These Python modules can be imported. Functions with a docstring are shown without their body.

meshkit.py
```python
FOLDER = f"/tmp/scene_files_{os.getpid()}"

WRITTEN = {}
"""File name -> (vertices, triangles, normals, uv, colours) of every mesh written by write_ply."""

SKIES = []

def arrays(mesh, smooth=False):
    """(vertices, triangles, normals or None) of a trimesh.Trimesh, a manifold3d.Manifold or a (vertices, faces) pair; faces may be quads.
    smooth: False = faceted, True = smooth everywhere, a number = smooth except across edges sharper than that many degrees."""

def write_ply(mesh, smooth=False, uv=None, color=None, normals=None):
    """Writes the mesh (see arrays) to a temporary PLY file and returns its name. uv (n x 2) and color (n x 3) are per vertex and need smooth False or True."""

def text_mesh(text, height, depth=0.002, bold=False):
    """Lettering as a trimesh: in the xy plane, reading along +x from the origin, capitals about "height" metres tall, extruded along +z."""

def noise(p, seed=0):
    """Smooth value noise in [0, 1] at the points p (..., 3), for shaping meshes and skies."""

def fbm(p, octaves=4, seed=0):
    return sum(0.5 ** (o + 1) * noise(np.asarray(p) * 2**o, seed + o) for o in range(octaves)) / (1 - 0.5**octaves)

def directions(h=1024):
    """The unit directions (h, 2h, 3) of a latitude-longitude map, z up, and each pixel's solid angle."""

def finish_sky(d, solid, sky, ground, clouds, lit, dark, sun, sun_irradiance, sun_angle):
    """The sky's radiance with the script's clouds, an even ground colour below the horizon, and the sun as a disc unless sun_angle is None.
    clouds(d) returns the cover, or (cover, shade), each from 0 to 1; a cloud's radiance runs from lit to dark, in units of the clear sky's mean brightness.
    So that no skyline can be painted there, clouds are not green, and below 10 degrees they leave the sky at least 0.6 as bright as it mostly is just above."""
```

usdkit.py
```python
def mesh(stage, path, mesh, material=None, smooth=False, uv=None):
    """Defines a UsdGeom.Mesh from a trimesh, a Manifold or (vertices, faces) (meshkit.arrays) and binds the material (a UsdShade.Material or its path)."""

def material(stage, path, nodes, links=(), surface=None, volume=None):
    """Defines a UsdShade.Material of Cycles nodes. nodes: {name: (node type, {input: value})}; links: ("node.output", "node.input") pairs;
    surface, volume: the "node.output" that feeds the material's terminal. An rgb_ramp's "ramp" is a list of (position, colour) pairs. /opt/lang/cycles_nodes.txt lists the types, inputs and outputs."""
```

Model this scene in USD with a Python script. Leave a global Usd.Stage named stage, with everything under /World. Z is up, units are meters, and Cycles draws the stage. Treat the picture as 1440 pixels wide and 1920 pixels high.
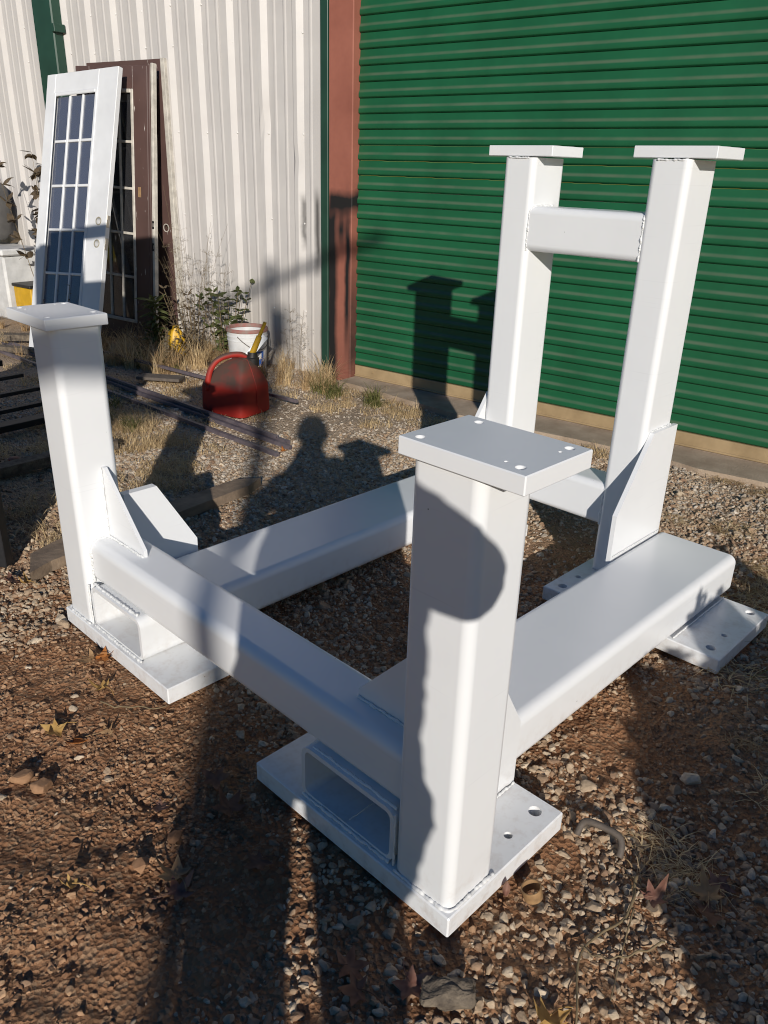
import math, random
import numpy as np
import trimesh
import manifold3d as m3
import shapely.geometry as sg
from shapely import affinity
import usdkit, meshkit
from pxr import Usd, UsdGeom, UsdLux, UsdShade, Sdf, Gf, Vt

random.seed(7)
rng = np.random.default_rng(7)
stage = Usd.Stage.CreateInMemory()
UsdGeom.SetStageUpAxis(stage, UsdGeom.Tokens.z)
UsdGeom.SetStageMetersPerUnit(stage, 1.0)
world = UsdGeom.Xform.Define(stage, '/World')
stage.SetDefaultPrim(world.GetPrim())
UsdGeom.Scope.Define(stage, '/World/Looks')

# ------------------------------------------------------------------ camera, sky, sun, exposure
EYE = (-0.939, -0.685, 1.463)
CAM_RIGHT = (0.7021, -0.7116, 0.0267)
CAM_FWD = (0.6610, 0.6357, -0.3985)
EXPOSURE = 0.0
SUN_DIR = np.array([0.613, 0.721, -0.325]); SUN_DIR /= np.linalg.norm(SUN_DIR)   # the way the light travels
SUN_INTENSITY = 1.12
SKY_STRENGTH = 0.062

cam = UsdGeom.Camera.Define(stage, '/World/camera')
fw = np.array(CAM_FWD); fw /= np.linalg.norm(fw)
rt = np.array(CAM_RIGHT); rt -= fw * (rt @ fw); rt /= np.linalg.norm(rt)
up = np.cross(rt, fw)
cam.AddTransformOp().Set(Gf.Matrix4d(*rt, 0, *up, 0, *(-fw), 0, *EYE, 1))
cam.CreateHorizontalApertureAttr(36.0)
cam.CreateVerticalApertureAttr(48.0)
cam.CreateFocalLengthAttr(36.0 * 1479.6 / 1440)
cam.CreateClippingRangeAttr(Gf.Vec2f(0.05, 500))
cam.CreateExposureAttr(EXPOSURE)

to_sun = -SUN_DIR
elev = math.asin(to_sun[2]); rot = math.atan2(to_sun[0], to_sun[1])
sky_mat = usdkit.material(stage, '/World/Looks/sky', {
    's': ('sky_texture', {'sky_type': 'single_scattering', 'sun_disc': False, 'sun_elevation': elev, 'sun_rotation': rot, 'air_density': 1.3, 'aerosol_density': 0.15, 'ozone_density': 3.0}),
    'h': ('hsv', {'hue': 0.515, 'saturation': 1.5}),
    'b': ('background_shader', {'strength': SKY_STRENGTH})}, [('s.color', 'h.color'), ('h.color', 'b.color')], surface='b.background')
dome = UsdLux.DomeLight.Define(stage, '/World/sky')
UsdShade.MaterialBindingAPI.Apply(dome.GetPrim()).Bind(sky_mat)
sun = UsdLux.DistantLight.Define(stage, '/World/sun')
sun.CreateIntensityAttr(SUN_INTENSITY); sun.CreateAngleAttr(0.53); sun.CreateNormalizeAttr(True)
sun.CreateColorAttr(Gf.Vec3f(1.0, 0.94, 0.86))
zz = to_sun; xx = np.cross([0, 0, 1], zz); xx /= np.linalg.norm(xx); yy = np.cross(zz, xx)
sun.AddTransformOp().Set(Gf.Matrix4d(*xx, 0, *yy, 0, *zz, 0, 0, 0, 6, 1))

# ------------------------------------------------------------------ helpers
_names = {}
def numbered(parent, name):
    k = (parent, name); n = _names.get(k, 0); _names[k] = n + 1
    return f'{parent}/{name}' + (f'_{n:03d}' if n else '')

def tag(prim, label=None, category=None, group=None, kind=None):
    prim = prim.GetPrim() if hasattr(prim, 'GetPrim') else prim
    for k, v in (('label', label), ('category', category), ('group', group), ('kind', kind)):
        if v: prim.SetCustomDataByKey(k, v)
    return prim

class Thing:
    def __init__(self, name, label, category, loc=(0, 0, 0), group=None, kind=None):
        self.path = numbered('/World', name); self.loc = np.array(loc, float)
        x = UsdGeom.Xform.Define(stage, self.path)
        x.AddTranslateOp().Set(Gf.Vec3d(*self.loc))
        self.prim = x.GetPrim(); tag(self.prim, label, category, group, kind)
    def part(self, name, mesh, mat, smooth=False, label=None, kind=None, parent=None, local=False):
        v, f = vf(mesh)
        if not local: v = v - self.loc
        path = numbered(parent or self.path, name)
        m = usdkit.mesh(stage, path, (v, f), mat, smooth)
        tag(m, label, kind=kind)
        return path

def single(name, mesh, mat, label, category, smooth=False, group=None, kind=None):
    v, f = vf(mesh)
    m = usdkit.mesh(stage, numbered('/World', name), (v, f), mat, smooth)
    tag(m, label, category, group, kind)
    return m

def vf(mesh):
    if hasattr(mesh, 'to_mesh'):
        m = mesh.to_mesh(); return np.array(m.vert_properties[:, :3], float), np.array(m.tri_verts, int)
    if isinstance(mesh, (tuple, list)):
        v, f = np.asarray(mesh[0], float), np.asarray(mesh[1], int)
        if f.shape[1] == 4: f = np.vstack([f[:, [0, 1, 2]], f[:, [0, 2, 3]]])
        return v, f
    return np.array(mesh.vertices, float), np.array(mesh.faces, int)

def join(ms):
    V, F, n = [], [], 0
    for m in ms:
        v, f = vf(m); V.append(v); F.append(f + n); n += len(v)
    return np.vstack(V), np.vstack(F)

def frame_map(mesh, O, X, Y, Z):
    v, f = vf(mesh)
    return np.asarray(O) + v[:, :1] * np.asarray(X) + v[:, 1:2] * np.asarray(Y) + v[:, 2:3] * np.asarray(Z), f

def cbox(lo, hi, c=0.0015):
    """box with chamfered edges"""
    lo, hi = np.array(lo, float), np.array(hi, float)
    c = min(c, 0.45 * (hi - lo).min())
    P = []
    for s in np.ndindex(2, 2, 2):
        for k in range(3):
            p = np.where(np.array(s) == 1, hi - c, lo + c)
            p[k] = hi[k] if s[k] else lo[k]
            P.append(p)
    return m3.Manifold.hull_points(np.array(P))

def cyl(p, r, h, axis=2, n=24):
    m = m3.Manifold.cylinder(h, r, r, n, True)
    if axis == 0: m = m.rotate((0, 90, 0))
    if axis == 1: m = m.rotate((90, 0, 0))
    return m.translate(tuple(map(float, p)))

def rrect(w, h, r, n=8):
    return sg.box(-w / 2 + r, -h / 2 + r, w / 2 - r, h / 2 - r).buffer(r, quad_segs=n)

def tube_steel(a0, a1, lo, hi, axis, r=0.028, t=0.011, hollow=True):
    """rectangular hollow section along an axis from a0 to a1; lo, hi: cross-section limits in the two other axes (in order)"""
    w, h = hi[0] - lo[0], hi[1] - lo[1]
    s = rrect(w, h, r)
    if hollow: s = s.difference(rrect(w - 2 * t, h - 2 * t, max(r - t, 0.004)))
    m = trimesh.creation.extrude_polygon(s, a1 - a0, engine='earcut')
    v, f = np.array(m.vertices), np.array(m.faces)
    c = ((lo[0] + hi[0]) / 2, (lo[1] + hi[1]) / 2)
    p, q, z = v[:, 0] + c[0], v[:, 1] + c[1], v[:, 2] + a0
    V = {2: np.stack([p, q, z], 1), 0: np.stack([z, p, q], 1), 1: np.stack([p, z, q], 1)}[axis]
    if axis == 1: f = f[:, ::-1]
    return V, f

def tube(path, radius, n=6, cap=True):
    P = np.asarray(path, float); r = np.broadcast_to(np.asarray(radius, float), len(P))
    T = np.gradient(P, axis=0); T /= np.maximum(np.linalg.norm(T, axis=1, keepdims=True), 1e-9)
    ref = np.array([0, 0, 1.0]) if abs(T[:, 2]).mean() < 0.9 else np.array([1.0, 0, 0])
    V = []
    for p, t, q in zip(P, T, r):
        a = np.cross(ref, t); a /= np.linalg.norm(a); b = np.cross(t, a)
        th = np.arange(n) / n * 2 * np.pi
        V.append(p + q * (np.cos(th)[:, None] * a + np.sin(th)[:, None] * b))
    V = np.vstack(V); F = []
    for i in range(len(P) - 1):
        for j in range(n):
            k = (j + 1) % n
            F += [[i * n + j, i * n + k, (i + 1) * n + k], [i * n + j, (i + 1) * n + k, (i + 1) * n + j]]
    if cap:
        e = len(V); V = np.vstack([V, P[:1], P[-1:]]); L = (len(P) - 1) * n
        for j in range(n):
            k = (j + 1) % n
            F += [[e, k, j], [e + 1, L + j, L + k]]
    return V, np.array(F)

def spline(pts, n):
    from scipy.interpolate import CubicSpline
    pts = np.asarray(pts, float); t = np.linspace(0, 1, len(pts))
    return CubicSpline(t, pts)(np.linspace(0, 1, n))

def weld(pts, r=0.0055, seed=0):
    r = r * .66
    """a lumpy bead along a polyline"""
    g = np.random.default_rng(seed + 100)
    pts = np.asarray(pts, float); seg = np.linalg.norm(np.diff(pts, axis=0), axis=1); d = np.r_[0, np.cumsum(seg)]
    n = max(3, int(d[-1] / 0.0035)); s = np.linspace(0, d[-1], n)
    P = np.stack([np.interp(s, d, pts[:, k]) for k in range(3)], 1)
    rad = r * (0.95 + 0.12 * np.sin(np.arange(n) * 1.7 + g.random() * 6) + np.convolve(g.normal(0, 0.30, n), np.ones(3) / 3, 'same'))
    P = P + np.stack([np.convolve(g.normal(0, r * 0.35, n), np.ones(4) / 4, 'same') for _ in range(3)], 1)
    return tube(P, np.maximum(rad, r * 0.4), 7)

# placement frames
H2D = np.array([0.6477, 0.7619]); P2D = np.array([0.7619, -0.6477])      # along the sun's ground direction, and to its right
def AP(a, p, z=0.0):
    q = a * H2D + p * P2D
    return np.array([q[0], q[1], z])
W0 = np.array([3.091, 3.518, 0.0]); WD = np.array([0.1289, -0.9917, 0.0]); WN = np.array([-0.9917, -0.1289, 0.0])   # wall: origin, right along it, out of it
def WL(s, z, o=0.0): return W0 + WD * s + WN * o + np.array([0, 0, z])
def wall_map(mesh):                                                    # local x along the wall, y out of it, z up
    v, f = frame_map(mesh, W0, WD, WN, (0, 0, 1.0))
    return v, f[:, ::-1]

# ------------------------------------------------------------------ materials
def mat(name, color, rough=0.5, var=0.12, scale=6.0, bump=0.0, bscale=60.0, spec=0.5, metallic=0.0, color2=None, detail=4.0, extra=None, coat=0.0, bdist=0.01):
    c = np.array(color, float); c2 = np.array(color2, float) if color2 is not None else np.clip(c * (1 - 2 * var), 0, 1)
    N = {'g': ('geometry', {}),
         'n': ('noise_texture', {'scale': scale, 'detail': detail, 'roughness': 0.6}),
         'r': ('rgb_ramp', {'ramp': [(0.32, c2), (0.68, c)]}),
         'p': ('principled_bsdf', {'roughness': rough, 'specular_ior_level': spec, 'metallic': metallic, 'coat_weight': coat})}
    L = [('g.position', 'n.vector'), ('n.fac', 'r.fac'), ('r.color', 'p.base_color')]
    if bump:
        N['bn'] = ('noise_texture', {'scale': bscale, 'detail': 5.0, 'roughness': 0.6})
        N['b'] = ('bump', {'strength': bump, 'distance': bdist})
        L += [('g.position', 'bn.vector'), ('bn.fac', 'b.height'), ('b.normal', 'p.normal')]
    return usdkit.material(stage, f'/World/Looks/{name}', N, L, surface='p.BSDF')

# brushed-on white enamel with faint roller texture and dust
M = {}
M['white_paint'] = usdkit.material(stage, '/World/Looks/white_paint', {
    'g': ('geometry', {}),
    'n': ('noise_texture', {'scale': 2.0, 'detail': 6.0, 'roughness': 0.65}),
    'r': ('rgb_ramp', {'ramp': [(0.3, (0.715, 0.725, 0.735)), (0.7, (0.755, 0.765, 0.77))]}),
    'v': ('voronoi_texture', {'scale': 9.0}),
    'sp': ('rgb_ramp', {'ramp': [(0.0, (0.05, 0.05, 0.05)), (0.011, (0.05, 0.05, 0.05)), (0.018, (1, 1, 1)), (1, (1, 1, 1))]}),
    'mx': ('mix_color', {'blend_type': 'multiply', 'fac': 1.0}),
    'xyz': ('separate_xyz', {}), 'dz': ('map_range', {'from_min': 0.0, 'from_max': 0.16, 'to_min': 0.42, 'to_max': 0.0, 'clamp': True}),
    'dn': ('noise_texture', {'scale': 26.0, 'detail': 6.0, 'roughness': 0.7}), 'dr': ('map_range', {'from_min': 0.48, 'from_max': 0.72, 'to_min': 0.0, 'to_max': 1.0, 'clamp': True}), 'dm': ('math', {'math_type': 'multiply'}),
    'dx': ('mix_color', {'b': (0.34, 0.23, 0.15)}),
    'sm': ('mapping', {'scale': (3.0, 3.0, 160.0)}), 'sn': ('noise_texture', {'scale': 1.0, 'detail': 3.0}), 'sr': ('map_range', {'from_min': 0.66, 'from_max': 0.74, 'to_min': 0.0, 'to_max': 0.18, 'clamp': True}), 'sx': ('mix_color', {'b': (0.55, 0.55, 0.56)}),
    'rn': ('noise_texture', {'scale': 3.0, 'detail': 4.0}),
    'rr': ('map_range', {'from_min': 0.3, 'from_max': 0.7, 'to_min': 0.27, 'to_max': 0.33}),
    'bn': ('noise_texture', {'scale': 300.0, 'detail': 3.0}),
    'b': ('bump', {'strength': 0.06, 'distance': 0.001}),
    'p': ('principled_bsdf', {'specular_ior_level': 0.5})},
    [('g.position', 'n.vector'), ('n.fac', 'r.fac'), ('g.position', 'v.vector'), ('v.distance', 'sp.fac'), ('r.color', 'mx.a'), ('sp.color', 'mx.b'),
     ('g.position', 'xyz.vector'), ('xyz.z', 'dz.value'), ('g.position', 'dn.vector'), ('dn.fac', 'dr.value'), ('dz.result', 'dm.value1'), ('dr.result', 'dm.value2'), ('dm.value', 'dx.fac'), ('mx.result', 'dx.a'),
     ('g.position', 'sm.vector'), ('sm.vector', 'sn.vector'), ('sn.fac', 'sr.value'), ('sr.result', 'sx.fac'), ('dx.result', 'sx.a'), ('sx.result', 'p.base_color'),
     ('g.position', 'rn.vector'), ('rn.fac', 'rr.value'), ('rr.result', 'p.roughness'), ('g.position', 'bn.vector'), ('bn.fac', 'b.height'), ('b.normal', 'p.normal')], surface='p.BSDF')
M['weld'] = mat('weld_bead', (0.74, 0.745, 0.74), 0.3, 0.05, 30)
M['concrete'] = mat('concrete', (0.44, 0.345, 0.255), 0.9, 0.2, 7.0, 0.4, 90.0, color2=(0.29, 0.215, 0.15))
M['white_door'] = mat('door_white', (0.70, 0.71, 0.72), 0.45, 0.06, 4)
M['cream'] = mat('door_cream', (0.62, 0.58, 0.51), 0.6, 0.18, 14)
M['chrome'] = mat('brass_plate', (0.45, 0.42, 0.36), 0.35, 0.1, 30, metallic=0.8)
M['bore'] = mat('bore_edge', (0.42, 0.38, 0.28), 0.7, 0.2, 30)
M['black_steel'] = mat('black_steel', (0.018, 0.018, 0.02), 0.55, 0.3, 8, 0.15, 80)
M['bar_steel'] = mat('primed_steel', (0.15, 0.125, 0.135), 0.5, 0.25, 18, color2=(0.08, 0.065, 0.08))
M['old_wood'] = mat('weathered_wood', (0.28, 0.205, 0.14), 0.85, 0.3, 9, 0.4, 50, color2=(0.14, 0.10, 0.07))
M['grey_wood'] = mat('grey_wood', (0.20, 0.16, 0.115), 0.9, 0.3, 30, 0.8, 70, color2=(0.065, 0.05, 0.038))
M['red_plastic'] = usdkit.material(stage, '/World/Looks/red_plastic', {
    'g': ('geometry', {}), 'n': ('noise_texture', {'scale': 7.0, 'detail': 5.0}),
    'r': ('rgb_ramp', {'ramp': [(0.3, (0.27, 0.018, 0.013)), (0.7, (0.38, 0.028, 0.018))]}),
    'sn': ('separate_xyz', {}), 'dn': ('noise_texture', {'scale': 11.0, 'detail': 6.0}),
    'm1': ('map_range', {'from_min': 0.12, 'from_max': 0.6, 'to_min': 0.0, 'to_max': 1.0, 'clamp': True}),
    'm2': ('math', {'math_type': 'multiply'}), 'm3': ('math', {'math_type': 'multiply', 'value2': 1.9, 'use_clamp': True}),
    'mx': ('mix_color', {'b': (0.085, 0.052, 0.04)}),
    'p': ('principled_bsdf', {'roughness': 0.6, 'specular_ior_level': 0.3})},
    [('g.position', 'n.vector'), ('n.fac', 'r.fac'), ('g.normal', 'sn.vector'), ('sn.z', 'm1.value'), ('g.position', 'dn.vector'), ('m1.result', 'm2.value1'), ('dn.fac', 'm2.value2'),
     ('m2.value', 'm3.value1'), ('m3.value', 'mx.fac'), ('r.color', 'mx.a'), ('mx.result', 'p.base_color')], surface='p.BSDF')
M['yellow_plastic'] = mat('yellow_plastic', (0.62, 0.36, 0.02), 0.45, 0.12, 12)
M['black_plastic'] = mat('black_plastic', (0.03, 0.028, 0.026), 0.5, 0.2, 12)
M['bucket_white'] = mat('bucket_white', (0.66, 0.66, 0.65), 0.45, 0.12, 9)
M['bucket_rim'] = mat('bucket_rim', (0.30, 0.10, 0.085), 0.7, 0.25, 20, color2=(0.24, 0.19, 0.16))
M['label_blue'] = mat('label_blue', (0.03, 0.10, 0.36), 0.5, 0.1, 20)
M['label_white'] = mat('label_white', (0.7, 0.7, 0.7), 0.5, 0.1, 20)
M['stem'] = mat('weed_stem', (0.22, 0.16, 0.085), 0.8, 0.2, 20)
M['dark_cloth'] = mat('dark_cloth', (0.03, 0.035, 0.05), 0.9, 0.2, 12)
M['denim'] = mat('denim', (0.05, 0.07, 0.12), 0.9, 0.2, 20)
M['skin'] = mat('skin', (0.45, 0.28, 0.2), 0.6, 0.08, 10)
M['hair'] = mat('hair', (0.03, 0.02, 0.015), 0.7, 0.2, 40)
M['rust'] = mat('rusty_steel', (0.16, 0.10, 0.07), 0.8, 0.3, 25, 0.3, 80)
M['grey_metal'] = mat('grey_metal', (0.13, 0.105, 0.085), 0.7, 0.2, 25, 0.2, 80)
M['ring'] = mat('clay_ring', (0.34, 0.20, 0.09), 0.7, 0.25, 40)
M['galv'] = mat('screw_head', (0.75, 0.73, 0.7), 0.25, 0.05, 50)
M['tan_strip'] = mat('tan_bottom_bar', (0.40, 0.29, 0.16), 0.6, 0.14, 5, color2=(0.27, 0.19, 0.10))
M['grey_shell'] = mat('grey_shell', (0.10, 0.095, 0.09), 0.6, 0.2, 6)
M['green_trim'] = mat('green_trim', (0.016, 0.058, 0.038), 0.45, 0.15, 4)

def leaf_mat(name, c1, c2, trans=0.35):
    c1, c2 = np.array(c1), np.array(c2)
    return usdkit.material(stage, f'/World/Looks/{name}', {
        'g': ('geometry', {}), 'n': ('noise_texture', {'scale': 45.0, 'detail': 4.0}),
        'r': ('rgb_ramp', {'ramp': [(0.3, c1), (0.7, c2)]}),
        'p': ('principled_bsdf', {'roughness': 0.6, 'specular_ior_level': 0.3}), 't': ('translucent_bsdf', {}), 'm': ('mix_closure', {'fac': trans})},
        [('g.position', 'n.vector'), ('n.fac', 'r.fac'), ('r.color', 'p.base_color'), ('r.color', 't.color'), ('p.BSDF', 'm.closure1'), ('t.BSDF', 'm.closure2')], surface='m.closure')
M['leaf_tan'] = leaf_mat('leaf_tan', (0.34, 0.20, 0.10), (0.50, 0.33, 0.17), 0.25)
M['leaf_yellow'] = leaf_mat('leaf_yellow', (0.42, 0.24, 0.07), (0.58, 0.38, 0.14), 0.25)
M['leaf_orange'] = leaf_mat('leaf_orange', (0.40, 0.13, 0.03), (0.55, 0.22, 0.06), 0.25)
M['leaf_brown'] = leaf_mat('leaf_brown', (0.16, 0.075, 0.045), (0.25, 0.13, 0.08), 0.2)
M['leaf_red'] = leaf_mat('leaf_red', (0.17, 0.075, 0.055), (0.30, 0.17, 0.12), 0.2)
M['leaf_green'] = leaf_mat('leaf_green', (0.085, 0.105, 0.035), (0.17, 0.185, 0.07))
M['leaf_olive'] = leaf_mat('leaf_olive', (0.10, 0.075, 0.045), (0.17, 0.125, 0.08))
M['straw'] = leaf_mat('straw', (0.52, 0.37, 0.19), (0.72, 0.56, 0.33), 0.25)
M['straw_dark'] = leaf_mat('straw_dark', (0.34, 0.22, 0.11), (0.52, 0.37, 0.20), 0.25)
M['grass_green'] = leaf_mat('grass_green', (0.09, 0.11, 0.03), (0.24, 0.22, 0.08))
M['weed_grey'] = leaf_mat('weed_grey', (0.16, 0.13, 0.09), (0.28, 0.24, 0.17))
M['glass'] = usdkit.material(stage, '/World/Looks/window_glass', {
    't': ('transparent_bsdf', {'color': (0.80, 0.84, 0.88)}), 'g': ('glossy_bsdf', {'roughness': 0.02}), 'f': ('fresnel', {'IOR': 2.1}), 'm': ('mix_closure', {}), 'd': ('diffuse_bsdf', {'color': (0.40, 0.45, 0.62)}), 'gm': ('mix_closure', {'fac': 0.18})},
    [('f.fac', 'm.fac'), ('t.BSDF', 'm.closure1'), ('g.BSDF', 'm.closure2'), ('m.closure', 'gm.closure1'), ('d.BSDF', 'gm.closure2')], surface='gm.closure')
M['glass_dark'] = usdkit.material(stage, '/World/Looks/dusty_glass', {
    't': ('transparent_bsdf', {'color': (0.42, 0.46, 0.5)}), 'g': ('glossy_bsdf', {'roughness': 0.03}), 'f': ('fresnel', {'IOR': 1.9}), 'm': ('mix_closure', {}), 'd': ('diffuse_bsdf', {'color': (0.5, 0.5, 0.54)}), 'gm': ('mix_closure', {'fac': 0.05})},
    [('f.fac', 'm.fac'), ('t.BSDF', 'm.closure1'), ('g.BSDF', 'm.closure2'), ('m.closure', 'gm.closure1'), ('d.BSDF', 'gm.closure2')], surface='gm.closure')
# brown paint that has flaked to white primer in streaks
M['brown_door'] = usdkit.material(stage, '/World/Looks/door_brown', {
    'g': ('geometry', {}), 'mp': ('mapping', {'scale': (60, 60, 9)}), 'n': ('noise_texture', {'scale': 1.0, 'detail': 4.0}),
    'r': ('rgb_ramp', {'ramp': [(0.0, (0, 0, 0)), (0.70, (0, 0, 0)), (0.72, (1, 1, 1)), (1, (1, 1, 1))]}),
    'n2': ('noise_texture', {'scale': 4.0, 'detail': 3.0}), 'r2': ('rgb_ramp', {'ramp': [(0.3, (0.080, 0.046, 0.040)), (0.7, (0.105, 0.060, 0.052))]}),
    'mx': ('mix_color', {'b': (0.62, 0.57, 0.52)}), 'p': ('principled_bsdf', {'roughness': 0.5})},
    [('g.position', 'mp.vector'), ('mp.vector', 'n.vector'), ('n.fac', 'r.fac'), ('r.color', 'mx.fac'), ('g.position', 'n2.vector'), ('n2.fac', 'r2.fac'), ('r2.color', 'mx.a'), ('mx.result', 'p.base_color')], surface='p.BSDF')
# beige wall sheet: faint dirt towards the foot, a few sprayed black strokes near the door post
def wall_like(name, c_lo, c_hi, rough, strokes, dirt=0.0, dirt_c=(0.3, 0.24, 0.16)):
    """strokes: (s0, s1, z0, z1, soft_s, soft_z) boxes in wall coordinates, sprayed in black"""
    N = {'g': ('geometry', {}), 'sx': ('vector_math', {'vector_math_type': 'dot_product'} if False else {'math_type': 'dot_product', 'vector2': tuple(WD)}),
         'sub': ('math', {'math_type': 'subtract', 'value2': float(W0 @ WD)}), 'xyz': ('separate_xyz', {}),
         'n': ('noise_texture', {'scale': 3.0, 'detail': 6.0, 'roughness': 0.65}), 'r': ('rgb_ramp', {'ramp': [(0.3, c_lo), (0.7, c_hi)]}),
         'wn': ('noise_texture', {'scale': 5.0, 'detail': 3.0}), 'wj': ('math', {'math_type': 'multiply_add', 'value2': 0.04, 'value3': -0.02}), 'sj': ('math', {'math_type': 'add'}), 'zj0': ('math', {'math_type': 'multiply_add', 'value2': 0.16, 'value3': -0.08}), 'zj': ('math', {'math_type': 'add'}),
         'p': ('principled_bsdf', {'roughness': rough, 'specular_ior_level': 0.35})}
    L = [('g.position', 'sx.vector1'), ('sx.value', 'sub.value1'), ('g.position', 'xyz.vector'), ('g.position', 'n.vector'), ('n.fac', 'r.fac'), ('g.position', 'wn.vector'), ('wn.fac', 'wj.value1'),
         ('sub.value', 'sj.value1'), ('wj.value', 'sj.value2'), ('wn.fac', 'zj0.value1'), ('xyz.z', 'zj.value1'), ('zj0.value', 'zj.value2')]
    col = 'r.color'
    if dirt:
        N['dm'] = ('map_range', {'from_min': 0.0, 'from_max': 0.9, 'to_min': dirt, 'to_max': 0.0, 'clamp': True}); N['dx'] = ('mix_color', {'b': dirt_c})
        L += [('zj.value', 'dm.value'), ('dm.result', 'dx.fac'), (col, 'dx.a')]; col = 'dx.result'
    for i, (s0, s1, z0, z1, ss, sz) in enumerate(strokes):
        for ax, lo, hi, soft, src in (('s', s0, s1, ss, 'sj.value'), ('z', z0, z1, sz, 'zj.value')):
            N[f'{ax}a{i}'] = ('map_range', {'from_min': lo - soft, 'from_max': lo + soft, 'to_min': 0.0, 'to_max': 1.0, 'clamp': True})
            N[f'{ax}b{i}'] = ('map_range', {'from_min': hi - soft, 'from_max': hi + soft, 'to_min': 1.0, 'to_max': 0.0, 'clamp': True})
            N[f'{ax}m{i}'] = ('math', {'math_type': 'multiply'})
            L += [(src, f'{ax}a{i}.value'), (src, f'{ax}b{i}.value'), (f'{ax}a{i}.result', f'{ax}m{i}.value1'), (f'{ax}b{i}.result', f'{ax}m{i}.value2')]
        N[f'm{i}'] = ('math', {'math_type': 'multiply'}); N[f'x{i}'] = ('mix_color', {'b': (0.012, 0.011, 0.011)})
        L += [(f'sm{i}.value', f'm{i}.value1'), (f'zm{i}.value', f'm{i}.value2'), (f'm{i}.value', f'x{i}.fac'), (col, f'x{i}.a')]; col = f'x{i}.result'
    L.append((col, 'p.base_color'))
    return usdkit.material(stage, f'/World/Looks/{name}', N, L, surface='p.BSDF')
M['wall'] = wall_like('beige_sheet', (0.51, 0.485, 0.465), (0.57, 0.545, 0.52), 0.42, [(-0.395, -0.36, 0.80, 1.30, 0.022, 0.08), (-0.515, -0.495, 0.92, 1.27, 0.014, 0.06), (-0.345, -0.315, 0.10, 0.45, 0.02, 0.1)], 0.35)
M['jamb'] = wall_like('red_primer', (0.25, 0.085, 0.058), (0.34, 0.125, 0.085), 0.7,
    [(-0.24, 0.0, 1.17, 1.30, 0.02, 0.035), (-0.25, -0.165, -0.2, 1.2, 0.02, 0.05), (-0.155, -0.085, 0.95, 1.2, 0.025, 0.12), (-0.085, -0.045, 0.3, 1.2, 0.012, 0.2), (-0.035, 0.0, 0.0, 0.75, 0.02, 0.2), (-0.015, 0.0, 1.0, 1.2, 0.01, 0.1)], 0.25, (0.10, 0.06, 0.04))
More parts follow.
